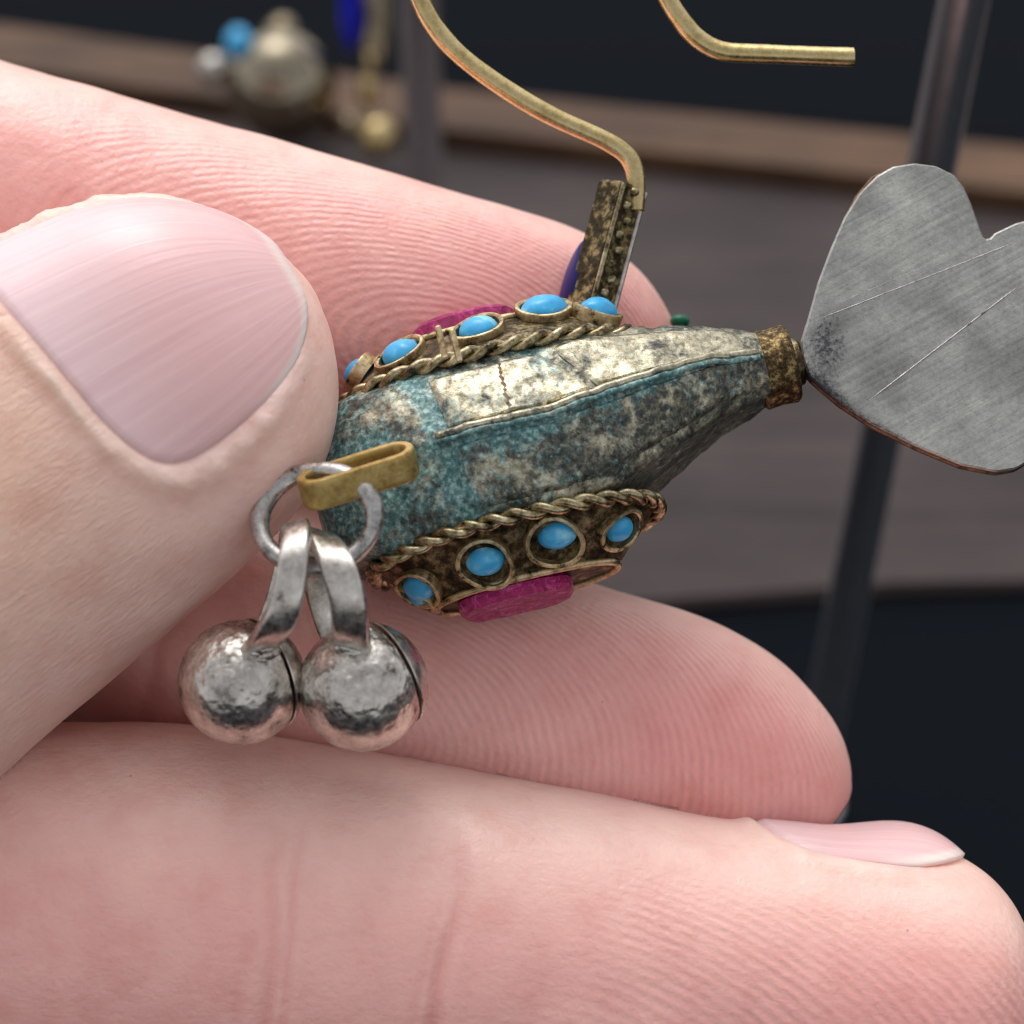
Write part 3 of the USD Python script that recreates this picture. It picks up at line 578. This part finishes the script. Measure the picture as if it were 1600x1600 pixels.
ctr = bg.mean(1, keepdims=True); rad = bg - ctr; rad[..., 0] = 0; rad /= np.linalg.norm(rad, axis=2, keepdims=True)
bg = bg + rad * bn * 0.5
bV, bF = grid_mesh(bg)
def verd(p):
    u, v, w = p[:, 0], p[:, 1], p[:, 2]
    nose = np.clip((-3.5 - u) / 3.5, 0, 1) * np.exp(-((v + 0.6) / 3.6) ** 2)
    seam = np.exp(-((v - body_C(u) + 0.3) / 0.7) ** 2) * 0.30 * sm(u, -6, -3) * (1 - sm(u, 9, 12))
    strip_ = 0.38 * np.exp(-((u + 4.2 + 0.15 * v) / 0.9) ** 2) + 0.3 * np.exp(-((u - 2.8 - 0.45 * (2.0 - v)) / 0.6) ** 2) * (v > 0.3)
    return np.maximum.reduce([0.32 * nose, seam, strip_ * 0.8]) * (w > -1) + 0.16 * (1 - sm(u, -2, 7)) * (0.6 + 0.4 * (v < 0))
part(pend, 'body', (fish(bV), bF), 'patina', smooth=40, attrs=dict(verdigris=verd(bV)))
def panel(u0a, u0b, u1a, u1b, f0, f1, thick, name='raised_panel', mat='patina_panel', label=None):
    n1, n2 = 40, 24
    f = np.linspace(f0, f1, n2); k = np.linspace(0, 1, n1)
    K, Fv = np.meshgrid(k, f, indexing='ij'); q = (Fv - f0) / (f1 - f0)
    ul = u0a + (u0b - u0a) * q; ur = u1a + (u1b - u1a) * q; u = ul + (ur - ul) * K
    top = body_pt(u, Fv, thick); bot = body_pt(u, Fv, -0.4)
    nz_ = (meshkit.fbm(top * 0.8, 3, 8) - 0.5)[..., None] * np.array([0, 0, 0.35]); top = top + nz_
    bev = np.minimum.reduce([K, 1 - K, q, 1 - q]); top[..., 2] -= 0.16 * np.clip(1 - bev / 0.035, 0, 1)
    ringi = np.concatenate([np.stack([np.arange(n1), np.zeros(n1, int)], 1), np.stack([np.full(n2 - 1, n1 - 1), np.arange(1, n2)], 1), np.stack([np.arange(n1 - 2, -1, -1), np.full(n1 - 1, n2 - 1)], 1), np.stack([np.zeros(n2 - 2, int), np.arange(n2 - 2, 0, -1)], 1)])
    tv, tf = grid_mesh(top, closed_v=False, caps=False)
    rt, rb = top[ringi[:, 0], ringi[:, 1]], bot[ringi[:, 0], ringi[:, 1]]
    sv, sf = grid_mesh(np.stack([rt, rb]), caps=False)
    v, f_ = cat((tv, tf), (sv, sf))
    tm = trimesh.Trimesh(fish(v), f_, process=False); 
    nrm = tm.face_normals[:len(tf)].mean(0)
    if nrm @ FW < 0: f_[:len(tf)] = f_[:len(tf), ::-1]
    part(pend, name, (fish(v), f_), mat, smooth=35, attrs=dict(verdigris=0.7 * verd(v)), label=label)
panel(-3.4, -3.9, 4.6, 2.2, 0.10, 0.80, 0.28, mat='patina_bright', label='raised upper panel with worn bright metal')
panel(4.9, 2.9, 13.6, 13.4, 0.12, 0.84, 0.16, mat='patina_bright')
panel(-3.6, -3.2, 13.4, 13.6, -0.84, -0.12, 0.24, mat='patina_dull', label='raised lower panel, dark and pitted')
# raised seam along the belly
su = np.linspace(-4.2, 14.2, 90)
sp = body_pt(su, np.zeros(90), 0.12); sp[:, 1] += 0.12 * (meshkit.noise(np.c_[su * 1.3, su * 0, su * 0]) - 0.5)
for k_, off in enumerate((-0.13, 0.20)):
    q = sp.copy(); q[:, 1] += off
    rad_ = (0.15, 0.20)[k_] + 0.06 * meshkit.noise(np.c_[su * 2, su * 0, su * 0 + k_])
    part(pend, 'seam_ridge', tube(fish(q), rad_, 10), ('patina_panel', 'patina_bright')[k_], attrs=dict(verdigris=np.full(90 * 10 + 2, (0.34, -0.2)[k_])))
# the two ornamented sides
def slope_pt(sg, t, k):
    """k = 0 at the rope, 1 at the flat top."""
    u, w = leaf(t, 0.15 + 2.9 * k, sg); v = sg * (4.65 + 2.75 * k)
    return np.stack(np.broadcast_arrays(u, v, w), -1)
tt = np.arange(200) * 2 * np.pi / 200
lean = {1: 0.0, -1: 0.0}
for sg in (1, -1):
    UC = SIDE[sg][0]
    rows = [slope_pt(sg, tt, k) for k in (-0.05, 0.0, 0.15, 0.35, 0.6, 0.85, 0.97, 1.0)]
    top = [slope_pt(sg, tt, 1.0) * np.array([s_, 1, s_]) + np.array([UC * (1 - s_), 0, 0]) for s_ in (0.9, 0.5, 0.1)]
    g = np.stack(rows + top); g0 = np.stack([slope_pt(sg, tt, -0.15) * np.array([s_, 1, s_]) + np.array([UC * (1 - s_), 0, 0]) for s_ in (0.1, 0.9)])
    g = np.concatenate([g0, g]); g[2:, :, 1] += 0.22 * (meshkit.fbm(g[2:] * 1.2, 3, 5) - 0.5)
    part(pend, 'side_plate', (lambda m_: (fish(m_[0]), m_[1]))(grid_mesh(g)), 'plate_dark', smooth=35)
    # twisted wire round the side plate
    n_r = 900; tr = np.linspace(0, 2 * np.pi, n_r + 1)
    lu, lw = leaf(tr, 0.0, sg); path = np.stack([lu, np.full_like(lu, sg * 4.75), lw], -1)
    s_ = np.r_[0, np.cumsum(np.linalg.norm(np.diff(path, axis=0), axis=1))]; tot = s_[-1]
    se = np.linspace(0, tot, n_r, endpoint=False); path = np.stack([np.interp(se, s_, path[:, k]) for k in range(3)], -1)
    path[:, 1] += 0.25 * (meshkit.noise(np.c_[path[:, 0] * 0.25, path[:, 2] * 0.25, path[:, 0] * 0 + sg]) - 0.5)
    tg = np.roll(path, -1, 0) - np.roll(path, 1, 0); tg /= np.linalg.norm(tg, axis=1, keepdims=True)
    nn = np.cross(tg, [0, 1.0, 0]); turns = round(tot / 2.7)
    for k in range(2):
        a_ = sg * se / tot * turns * 2 * np.pi + k * np.pi
        q = path + 0.235 * (np.cos(a_)[:, None] * nn + np.sin(a_)[:, None] * np.array([0, 1.0, 0]))
        part(pend, 'twisted_wire', (lambda m_: (fish(m_[0]), m_[1]))(tube(q, 0.26, 10, closed=True)), 'rope_brass')
    # flat rim of the top
    u_, w_ = leaf(tt, 3.0, sg); q = np.stack([u_, np.full_like(u_, sg * 7.42), w_], -1)
    part(pend, 'rim_wire', (lambda m_: (fish(m_[0]), m_[1]))(tube(q, 0.22, 10, closed=True)), 'bezel_brass')
def bead(sg, px, k, rb, rd, rise, name_mat='turquoise', shift=(0, 0), ring_sq=(1.0, 1.0), lift=0.0):
    """A bezel and its bead on the sloping front rim, where the picture shows it."""
    ts = np.linspace(0.02, np.pi - 0.02, 2000); pts = fish(slope_pt(sg, ts, k))
    pxs = 800 + pts[:, 0] / (PX * (DIST - pts[:, 2]) / DIST)
    i = np.argmin(np.abs(pxs - px)); c = pts[i]
    du = fish(slope_pt(sg, ts[i] + 0.02, k)) - fish(slope_pt(sg, ts[i] - 0.02, k)); dk = fish(slope_pt(sg, ts[i], k + 0.05)) - fish(slope_pt(sg, ts[i], k - 0.05))
    n = np.cross(du, dk); n /= np.linalg.norm(n)
    if n @ (FV * sg) < 0: n = -n
    c = c + n * lift
    # fr[0] runs along the rim, fr[1] across it
    al = du / np.linalg.norm(du); ac = np.cross(n, al)
    t = np.arange(72) * 2 * np.pi / 72
    wob = 1 + 0.08 * np.sin(2 * t + px) + 0.04 * np.sin(3 * t + 2 * px)
    e = lambda R, h: c + n * h + (R * wob * ring_sq[0] * np.cos(t))[:, None] * al + (R * wob * ring_sq[1] * np.sin(t))[:, None] * ac
    wall = np.stack([e(rb, -0.5), e(rb + 0.05, rise * 0.7), e(rb, rise), e(rb - 0.14, rise + 0.03), e(rb - 0.24, rise - 0.05), e(rb - 0.26, -0.2), e(rb * 0.1, -0.25)])
    bz = part(pend, 'bezel', grid_mesh(wall), 'bezel_brass', smooth=40)
    rd *= 0.92
    cc = c + al * shift[0] + ac * shift[1]
    s = trimesh.creation.icosphere(4, 1.0); q = np.array(s.vertices)
    q = q * np.array([rd * (1.08 + 0.08 * math.sin(px)), rd * (0.9 + 0.08 * math.cos(px)), rd * 0.8]) * (1 + 0.12 * (meshkit.fbm(q * 1.3 + px, 2, 7) - 0.5))[:, None]
    part(pend, 'turquoise_bead', (cc + n * (rise * (0.15 if sg > 0 else -0.35)) + q @ np.stack([al, ac, n]), s.faces), name_mat)
bead(-1, 655, 0.62, 1.45, 1.08, 0.35, shift=(0, 0.0))
bead(-1, 758, 0.6, 1.6, 1.15, 0.45)
bead(-1, 864, 0.52, 1.62, 1.12, 0.5, shift=(-0.28, -0.2) )
bead(-1, 968, 0.5, 1.35, 0.9, 0.35)
bead(-1, 600, 0.7, 1.2, 0.9, 0.3)
bead(1, 566, 0.72, 1.25, 1.05, 0.3, lift=0.45)
bead(1, 628, 0.7, 1.5, 1.15, 0.4)
bead(1, 748, 0.75, 1.5, 1.1, 0.4)
bead(1, 850, 0.95, 1.5, 1.3, 0.4)
bead(1, 932, 0.6, 1.35, 1.2, 0.3, lift=0.3)
# little square bracket on the upper rim
for (px_, py_) in ((690, 535), (712, 540)):
    c = P(px_, py_, 0.4); part(pend, 'bracket', box(c, (0.35, 1.9, 0.5), np.stack([E1, E2 * .98 - E3 * .2, E3]), 0.08), 'bezel_brass', smooth=False)
# magenta stones on the flat tops
def stone(sg, uc, la, wc, lb, t0, t1):
    t = np.arange(40) * 2 * np.pi / 40; c, s = np.cos(t), np.sin(t); e = 2 / 2.8
    x, y = np.sign(c) * np.abs(c) ** e, np.sign(s) * np.abs(s) ** e
    rows = [np.stack([uc + (la - i) * x, np.full(40, sg * h), wc + (lb - i) * y], -1) for i, h in ((0.3, t0), (0.0, t0 + 0.35), (0.05, t1 - 0.25), (0.3, t1), (la * 0.6, t1 + 0.03))]
    g = np.stack(rows); g[1:, :, 1] += sg * 0.25 * (meshkit.fbm(g[1:] * 1.1, 3, 4) - 0.5)
    part(pend, 'magenta_stone', (lambda m_: (fish(m_[0]), m_[1]))(grid_mesh(g)), 'magenta', smooth=30)
stone(-1, -2.1, 3.3, 0.0, 2.5, 7.3, 8.3)
stone(1, -1.3, 3.1, -0.2, 2.4, 7.3, 8.75)
# tail cap
cu = lambda u, r: [fish(np.array([u, 1.6 + r * math.cos(a), r * math.sin(a)])) for a in th]
prof = [(14.1, 1.5), (14.2, 2.1), (14.4, 2.28), (15.3, 2.2), (16.1, 2.26), (16.3, 2.1), (16.35, 1.5)]
part(pend, 'tail_cap', grid_mesh(np.array([cu(u, r) for u, r in prof])), 'cap_brass', smooth=35)
prof = [(16.1, 1.45), (16.7, 1.35), (16.95, 1.0), (17.0, 0.4)]
part(pend, 'tail_stub', grid_mesh(np.array([cu(u, r) for u, r in prof])), 'plate_dark', smooth=35)
# tail: a heart-shaped plate
from shapely.geometry import Polygon, Point
tail_px = [(1252, 560), (1250, 535), (1262, 500), (1280, 440), (1302, 385), (1325, 335), (1350, 296), (1378, 268), (1405, 252), (1440, 246), (1475, 250), (1503, 264), (1519, 285), (1530, 312), (1540, 345), (1548, 368), (1556, 368), (1566, 358), (1600, 342),
           (1650, 330), (1710, 345), (1745, 390), (1745, 450), (1715, 540), (1670, 640), (1620, 715), (1585, 735), (1555, 740), (1500, 729), (1430, 700), (1360, 665), (1310, 632), (1278, 605), (1262, 590)]
tail_z = -6.0
def tail_plate(scale_out, z_off, thick, name, mat, shift=(0, 0), label=None, peek=0):
    a = np.array([P(x + shift[0] - peek * 7 * math.exp(-((x - 1375) / 35) ** 2) * (y < 400), y + shift[1] - peek * 5 * math.exp(-((x - 1385) / 40) ** 2) * (y < 400), tail_z)[:2] for x, y in tail_px])
    from scipy.interpolate import splprep, splev
    poly = Polygon(a).buffer(scale_out)
    o = np.array(poly.simplify(0.01).exterior.coords)[:-1]
    o = np.array([poly.exterior.interpolate(s, normalized=True).coords[0] for s in np.linspace(0, 1, 260, endpoint=False)])
    pol = Polygon(o)
    prof = [(-0.08, -thick / 2), (0.0, -thick / 2 + 0.1), (0.0, thick / 2 - 0.12), (-0.10, thick / 2)]
    rings = []
    for ins, h in prof:
        qn = np.roll(o, -1, 0) - np.roll(o, 1, 0); qn /= np.linalg.norm(qn, axis=1, keepdims=True); nrm = np.c_[qn[:, 1], -qn[:, 0]]
        if pol.exterior.is_ccw is False: nrm = -nrm
        rings.append(np.c_[o + nrm * ins, np.full(len(o), h)])
    sv, sf = grid_mesh(np.stack(rings), caps=False)
    inner = Polygon(rings[-1][:, :2]); caps = []
    # a dense front face
    minx, miny, maxx, maxy = inner.bounds
    import shapely
    gx, gy = np.meshgrid(np.arange(minx, maxx, 0.35), np.arange(miny, maxy, 0.35)); pts = np.c_[gx.ravel(), gy.ravel()]
    keep = shapely.contains_xy(inner.buffer(-0.2), pts[:, 0], pts[:, 1]); pts = np.vstack([rings[-1][:, :2], pts[keep]])
    from scipy.spatial import Delaunay
    tri = Delaunay(pts).simplices; cen = pts[tri].mean(1); tri = tri[shapely.contains_xy(inner, cen[:, 0], cen[:, 1])]
    fl = np.cross(pts[tri[:, 1]] - pts[tri[:, 0]], pts[tri[:, 2]] - pts[tri[:, 0]]) < 0; tri[fl] = tri[fl][:, ::-1]
    fv = np.c_[pts, np.full(len(pts), thick / 2)]; bv = np.c_[pts, np.full(len(pts), -thick / 2)]
    v, f = cat((sv, sf), (fv, tri), (bv, tri[:, ::-1]))
    base = P(1265, 560, tail_z)
    d = v - np.array([base[0], base[1], 0]); 
    # gentle dishing and tilt
    d[:, 2] += 0.012 * ((d[:, 0] - 6) ** 2) * 0.25 + 0.15 * (meshkit.fbm(np.c_[d[:, :2] * 0.25, np.zeros(len(d))], 2, 2) - 0.5) + z_off
    ty, tx = math.radians(4), math.radians(-7)
    Rx = np.array([[1, 0, 0], [0, math.cos(tx), -math.sin(tx)], [0, math.sin(tx), math.cos(tx)]]); Ry = np.array([[math.cos(ty), 0, math.sin(ty)], [0, 1, 0], [-math.sin(ty), 0, math.cos(ty)]])
    w = d @ (Ry @ Rx).T + base
    stain = 0.60 * np.exp(-np.linalg.norm((v[:, :2] - P(1290, 540, tail_z)[:2]) / [2.0, 2.9], axis=1) ** 2) + 0.5 * np.exp(-((v[:, 1] - v[:, 0] * -0.62 - (P(1360, 665, tail_z)[1] + 0.62 * P(1360, 665, tail_z)[0])) / 0.9) ** 2)
    return part(pend, name, (w, f), mat, smooth=30, attrs=dict(plate=v, stain=stain), label=label)
tail_plate(0.0, 0.0, 0.42, 'tail_plate', 'tail_metal', label='heart-shaped silver tail plate with diagonal scratches')
tail_plate(0.0, -0.45, 0.4, 'tail_backing', 'copper_edge', shift=(1, 3), peek=1, label='brass backing showing as a coppery edge under the tail plate')
# engraved scratches: fine raised burrs along each score
rng = np.random.default_rng(4)
def scratch(a, b, r):
    n_ = 40; k = np.linspace(0, 1, n_)
    p = P(*a, tail_z)[None] * (1 - k[:, None]) + P(*b, tail_z)[None] * k[:, None]
    base = P(1265, 560, tail_z); d = p - base; 
    d[:, 2] = 0.21 + 0.012 * ((d[:, 0] - 6) ** 2) * 0.25 + 0.15 * (meshkit.fbm(np.c_[d[:, :2] * 0.25, np.zeros(n_)], 2, 2) - 0.5)
    ty, tx = math.radians(4), math.radians(-7)
    Rx = np.array([[1, 0, 0], [0, math.cos(tx), -math.sin(tx)], [0, math.sin(tx), math.cos(tx)]]); Ry = np.array([[math.cos(ty), 0, math.sin(ty)], [0, 1, 0], [-math.sin(ty), 0, math.cos(ty)]])
    return tube(d @ (Ry @ Rx).T + base, np.clip(np.sin(k * np.pi) * 3, 0.25, 1) * r, 6)
for a, b, r in (((1350, 632), (1605, 440), 0.05), ((1270, 503), (1605, 370), 0.028), ((1300, 478), (1480, 400), 0.010), ((1370, 300), (1460, 272), 0.008)):
    part(pend, 'scratch', scratch(a, b, r), 'ring_silver')
# green stone glimpsed behind the cone of the tail
part(pend, 'green_stone', ball(P(1062, 502, -14), (0.6, 0.42, 0.5)), 'green_stone')
# brass loop at the nose
la_, lb_ = P(480, 775, 4.2), P(648, 722, 3.0)
ld = (lb_ - la_); Ln = np.linalg.norm(ld); ld /= Ln
ax = np.array([0.18, 0.93, 0.27]); ax -= ld * (ax @ ld); ax /= np.linalg.norm(ax); bk = np.cross(ax, ld)
if bk[2] > 0: bk = -bk
rr = 1.0; tl = np.linspace(0, 2 * np.pi, 80, endpoint=False)
st = np.array([(Ln / 2 - rr) * np.sign(math.cos(a)) * min(1, abs(math.cos(a)) * 6) + rr * math.cos(a) for a in tl]); sb = rr * np.sin(tl)
lp = (la_ + lb_) / 2 + st[:, None] * ld + (sb + rr * 0.0)[:, None] * bk + bk * (rr * 0.6)
part(pend, 'nose_loop', strip(lp, ax, 0.82, 0.26, closed=True), 'loop_brass', smooth=40, label='flattened brass loop soldered to the nose')

# ------------------------------------------------------------------ jump ring and bells
jr = thing('jump_ring', P(494, 808, 3), 'tarnished silver ring hanging in the brass loop at the fish nose', 'ring')
t = np.linspace(0, 2 * np.pi, 120, endpoint=False)
ring_c = P(495, 810, 3.4)
rp = ring_c + 3.12 * np.cos(t)[:, None] * np.array([0.98, 0.06, 0.2]) + 2.62 * np.sin(t)[:, None] * np.array([-0.04, 0.96, -0.28]) 
rp[:, 2] += 0.2 * np.sin(2 * t)
part(jr, 'ring_wire', tube(rp, 0.52 + 0.05 * np.sin(3 * t), 16, closed=True), 'ring_silver')

def bell(center, r, axis, loop, wide, half, label, seed, cut=0.42):
    b = thing('bell', center, label, 'bell')
    s = trimesh.creation.icosphere(6, 1.0); v = np.array(s.vertices); axis = np.asarray(axis, float) / np.linalg.norm(axis)
    k = v @ axis
    up = np.clip(v @ np.array([0, 0.8, 0.6]) * 0.9 + 0.35, 0, 1)
    rad = r * (1 + 0.030 * (meshkit.fbm(v * 2.2 + seed, 3, seed) - 0.5)) + up * 0.17 * (meshkit.fbm(v * 7 + seed, 3, seed + 1) - 0.5)
    front = v * rad[:, None]
    front = np.where((k > cut)[:, None], front - axis * (np.clip(k - cut, 0, 1) * r)[:, None] , front)
    part(b, 'front_shell', (center + front, s.faces), 'silver')
    # second shell behind the open seam
    q = np.arange(72) * 2 * np.pi / 72; fr = frame_to(axis, (0.1, 0.2, 0.97))
    rows = []
    for al in np.linspace(cut + 0.04, 1.0, 12):
        rr_ = r * 1.035 * math.sqrt(max(0, 1 - al ** 2)) if al < 1 else 0.01
        rows.append(center + axis * (r * 1.035 * al + 0.06) + rr_ * (np.cos(q)[:, None] * fr[0] + np.sin(q)[:, None] * fr[1]))
    rim = r * 1.035 * math.sqrt(1 - (cut + 0.04) ** 2)
    ins = [center + axis * (r * 1.035 * (cut + 0.04) + h) + R * (np.cos(q)[:, None] * fr[0] + np.sin(q)[:, None] * fr[1]) for R, h in ((0.05, 0.30), (rim - 0.3, 0.25), (rim - 0.2, 0.03), (rim - 0.05, 0.0))]
    part(b, 'back_shell', grid_mesh(np.stack(ins + rows)), 'silver', smooth=35)
    lo = catmull(loop, 60)
    q2 = trimesh.creation.icosphere(4, 1.0); w_ = np.array(q2.vertices); w_ = w_ * (1 + 0.5 * (meshkit.fbm(w_ * 2.5 + seed, 3, seed) - 0.5))[:, None] * np.array([0.95, 0.62, 0.6])
    part(b, 'solder_joint', (lo[7] * 0.75 + (center + (lo[7] - center) / np.linalg.norm(lo[7] - center) * r) * 0.25 + w_ - np.array([0, 0.15, 0.25]), q2.faces), 'silver')
    part(b, 'hanging_loop', strip(lo, wide, half * (1 + 0.06 * np.sin(np.linspace(0, 9, 60))), 0.36), 'silver', smooth=40)
bell(P(376, 1066, 1.2), 3.32, (0.80, 0.30, -0.52),
     [P(388, 1036, 2.4), P(408, 1008, 4.3), P(426, 986, 5.4), P(444, 952, 6.1), P(455, 905, 6.4), P(460, 865, 6.2), P(463, 838, 5.4), P(462, 824, 4.0), P(460, 840, 2.4), P(452, 890, 1.6), P(436, 950, 1.2), P(415, 1000, 1.2)],
     (1, 0.25, 0.05), 0.80, 'left-hand silver bell, dark and lumpy on top, resting on the lowest finger', 11)
bell(P(566, 1074, 1.4), 3.38, (0.82, 0.40, -0.42),
     [P(553, 1036, 2.4), P(551, 1008, 4.1), P(548, 982, 5.2), P(544, 940, 5.9), P(530, 890, 6.0), P(512, 853, 5.0), P(498, 838, 3.3), P(492, 852, 1.9), P(502, 910, 0.8), P(520, 970, 0.3), P(535, 1005, 0.3)],
     (1, -0.28, 0.05), 0.92, 'right-hand silver bell with an open seam round its bright right side', 23, 0.5)

# ------------------------------------------------------------------ ear hook with its stone setting
hook = thing('ear_hook', P(960, 380, -9), 'brass ear wire rising from a narrow granulated setting with a dark blue stone', 'earring hook')
wz = -8.5
wire_px = [(992, 330, wz), (994, 300, wz), (992, 270, wz), (982, 246, wz), (962, 229, wz), (930, 212, wz), (880, 190, wz), (820, 158, wz), (755, 115, wz), (710, 78, wz), (678, 40, wz), (655, -5, wz), (640, -80, wz), (650, -220, wz + 1), (730, -340, wz + 2), (860, -370, wz + 2), (960, -280, wz + 2), (1010, -120, wz + 1), (1035, -20, wz), (1062, 28, wz), (1090, 60, wz), (1125, 79, wz), (1160, 83, wz), (1240, 86, wz), (1325, 89, wz), (1334, 89, wz)]
wp = catmull([P(*q) for q in wire_px], 420)
wr = np.full(420, 0.55) * (1 + 0.05 * (meshkit.fbm(np.c_[np.arange(420) / 14.0, np.zeros(420), np.zeros(420)], 3, 2) - 0.5) * 2)
part(hook, 'wire', tube(wp, wr, 18), 'wire_brass')
L0, L1 = P(888, 580, -8.4), P(966, 286, -8.6)
lx = (L1 - L0); LL = np.linalg.norm(lx); lx /= LL
perp = np.array([lx[1], -lx[0], 0])                        # to the right in the picture
yaw = math.radians(-46)
fx = perp * math.cos(yaw) - E3 * math.sin(yaw) * -1; fz = np.cross(fx, lx)
if fz[2] < 0: fz = -fz
rot = np.stack([fx, lx, fz]); sc = (L0 + L1) / 2
part(hook, 'setting', box(sc + perp * 0.2, (2.0, LL, 2.1), rot, 0.22), 'setting_metal', smooth=False)
def local(a, b, c): return sc + perp * 0.2 + a * fx + b * lx + c * fz
part(hook, 'rim_wire', tube(np.array([local(0.95, b, 1.07) for b in np.linspace(-LL / 2 + 0.1, LL / 2 - 0.15, 30)]), 0.17, 10), 'silver')
part(hook, 'rim_wire', tube(np.array([local(-0.95, b, 1.07) for b in np.linspace(-LL / 2 + 0.1, LL / 2 - 0.15, 30)]), 0.16, 10), 'rope_brass')
for k in range(13):
    b = -LL / 2 + 0.5 + k * (LL - 0.9) / 12
    part(hook, 'granule', ball(local(0.15 * (-1) ** k - 0.1, b, 1.02), (0.34, 0.27, 0.26), 2), 'rope_brass')
dm = trimesh.creation.icosphere(4, 1.0); q = np.array(dm.vertices) * np.array([0.95, 3.0, 2.2])
part(hook, 'blue_stone', (sc + perp * -0.7 + lx * -0.6 + E3 * -1.8 + q @ np.stack([perp, lx, E3]), dm.faces), 'lapis', label='dark blue domed stone seen from its side')

# ------------------------------------------------------------------ blurred jewellery behind
def world_thing(name, b, label, cat_):
    path = numbered('/World', name); x = UsdGeom.Xform.Define(stage, path); x.AddTranslateOp().Set(Gf.Vec3d(*(b / 1000).tolist())); ORIGIN[path] = b / 1000
    tag(x.GetPrim(), label, cat_); return path
b0 = on_plane(445, 200, 4.5)
view = lambda p: np.linalg.norm(p - (FOCUS_AT + DIST * BACK))
kz = view(b0) / DIST * PX                                   # mm per picture point there
e1 = world_thing('ball_earring', b0, 'blurred golden ball earring with one light turquoise bead standing behind the index finger', 'earring')
R0 = 82 * kz; c0 = b0 + np.array([0, 0, R0 * 0.9])
ee = lambda dx, dy, dz=0: c0 + RIGHT * dx * kz + UP * dy * kz + BACK * dz * kz
part(e1, 'ball', ball(c0, (R0, R0, R0 * 1.03), 4), 'gold_ball', world=True)
part(e1, 'collar', torus(ee(0, 80, 0), UP, 16 * kz, 13 * kz), 'dull_gold', world=True)
part(e1, 'top_bead', ball(ee(2, 92, 0), (20 * kz, 18 * kz, 14 * kz)), 'dull_gold', world=True)
part(e1, 'turquoise_bead', ball(ee(-60, 55, 40), (20 * kz, 24 * kz, 26 * kz)), 'turquoise', world=True)
part(e1, 'side_bead', ball(ee(-100, 22, 20), 24 * kz), 'silver', world=True)
b1 = on_plane(575, 250, 4.5); kz = view(b1) / DIST * PX
e2 = world_thing('link_earring', b1, 'blurred gold drop earring with a cobalt blue stone hanging beside the left rod', 'earring')
gg = lambda px, py, dz=0: b1 + RIGHT * (px - 575) * kz + UP * (250 - py) * kz + BACK * dz * kz
def seg(a, b, r): return tube(np.linspace(a, b, 6), r, 20)
part(e2, 'bar', seg(gg(588, 95), gg(592, -150), 20 * kz), 'dull_gold', world=True)
part(e2, 'blue_stone', ball(gg(549, 30, 10), (15 * kz, 15 * kz, 60 * kz)), 'cobalt_glass', world=True)
part(e2, 'link', ball(gg(575, 145), (15 * kz, 15 * kz, 26 * kz)), 'wire_brass', world=True)
part(e2, 'link', torus(gg(578, 100), np.array([1.0, .2, 0]), 16 * kz, 5 * kz), 'wire_brass', world=True)
part(e2, 'drop', ball(gg(590, 215, 0), (30 * kz, 30 * kz, 32 * kz)), 'wire_brass', world=True)
part(e2, 'drop', ball(gg(548, 195, 0), (18 * kz, 18 * kz, 16 * kz)), 'dull_gold', world=True)
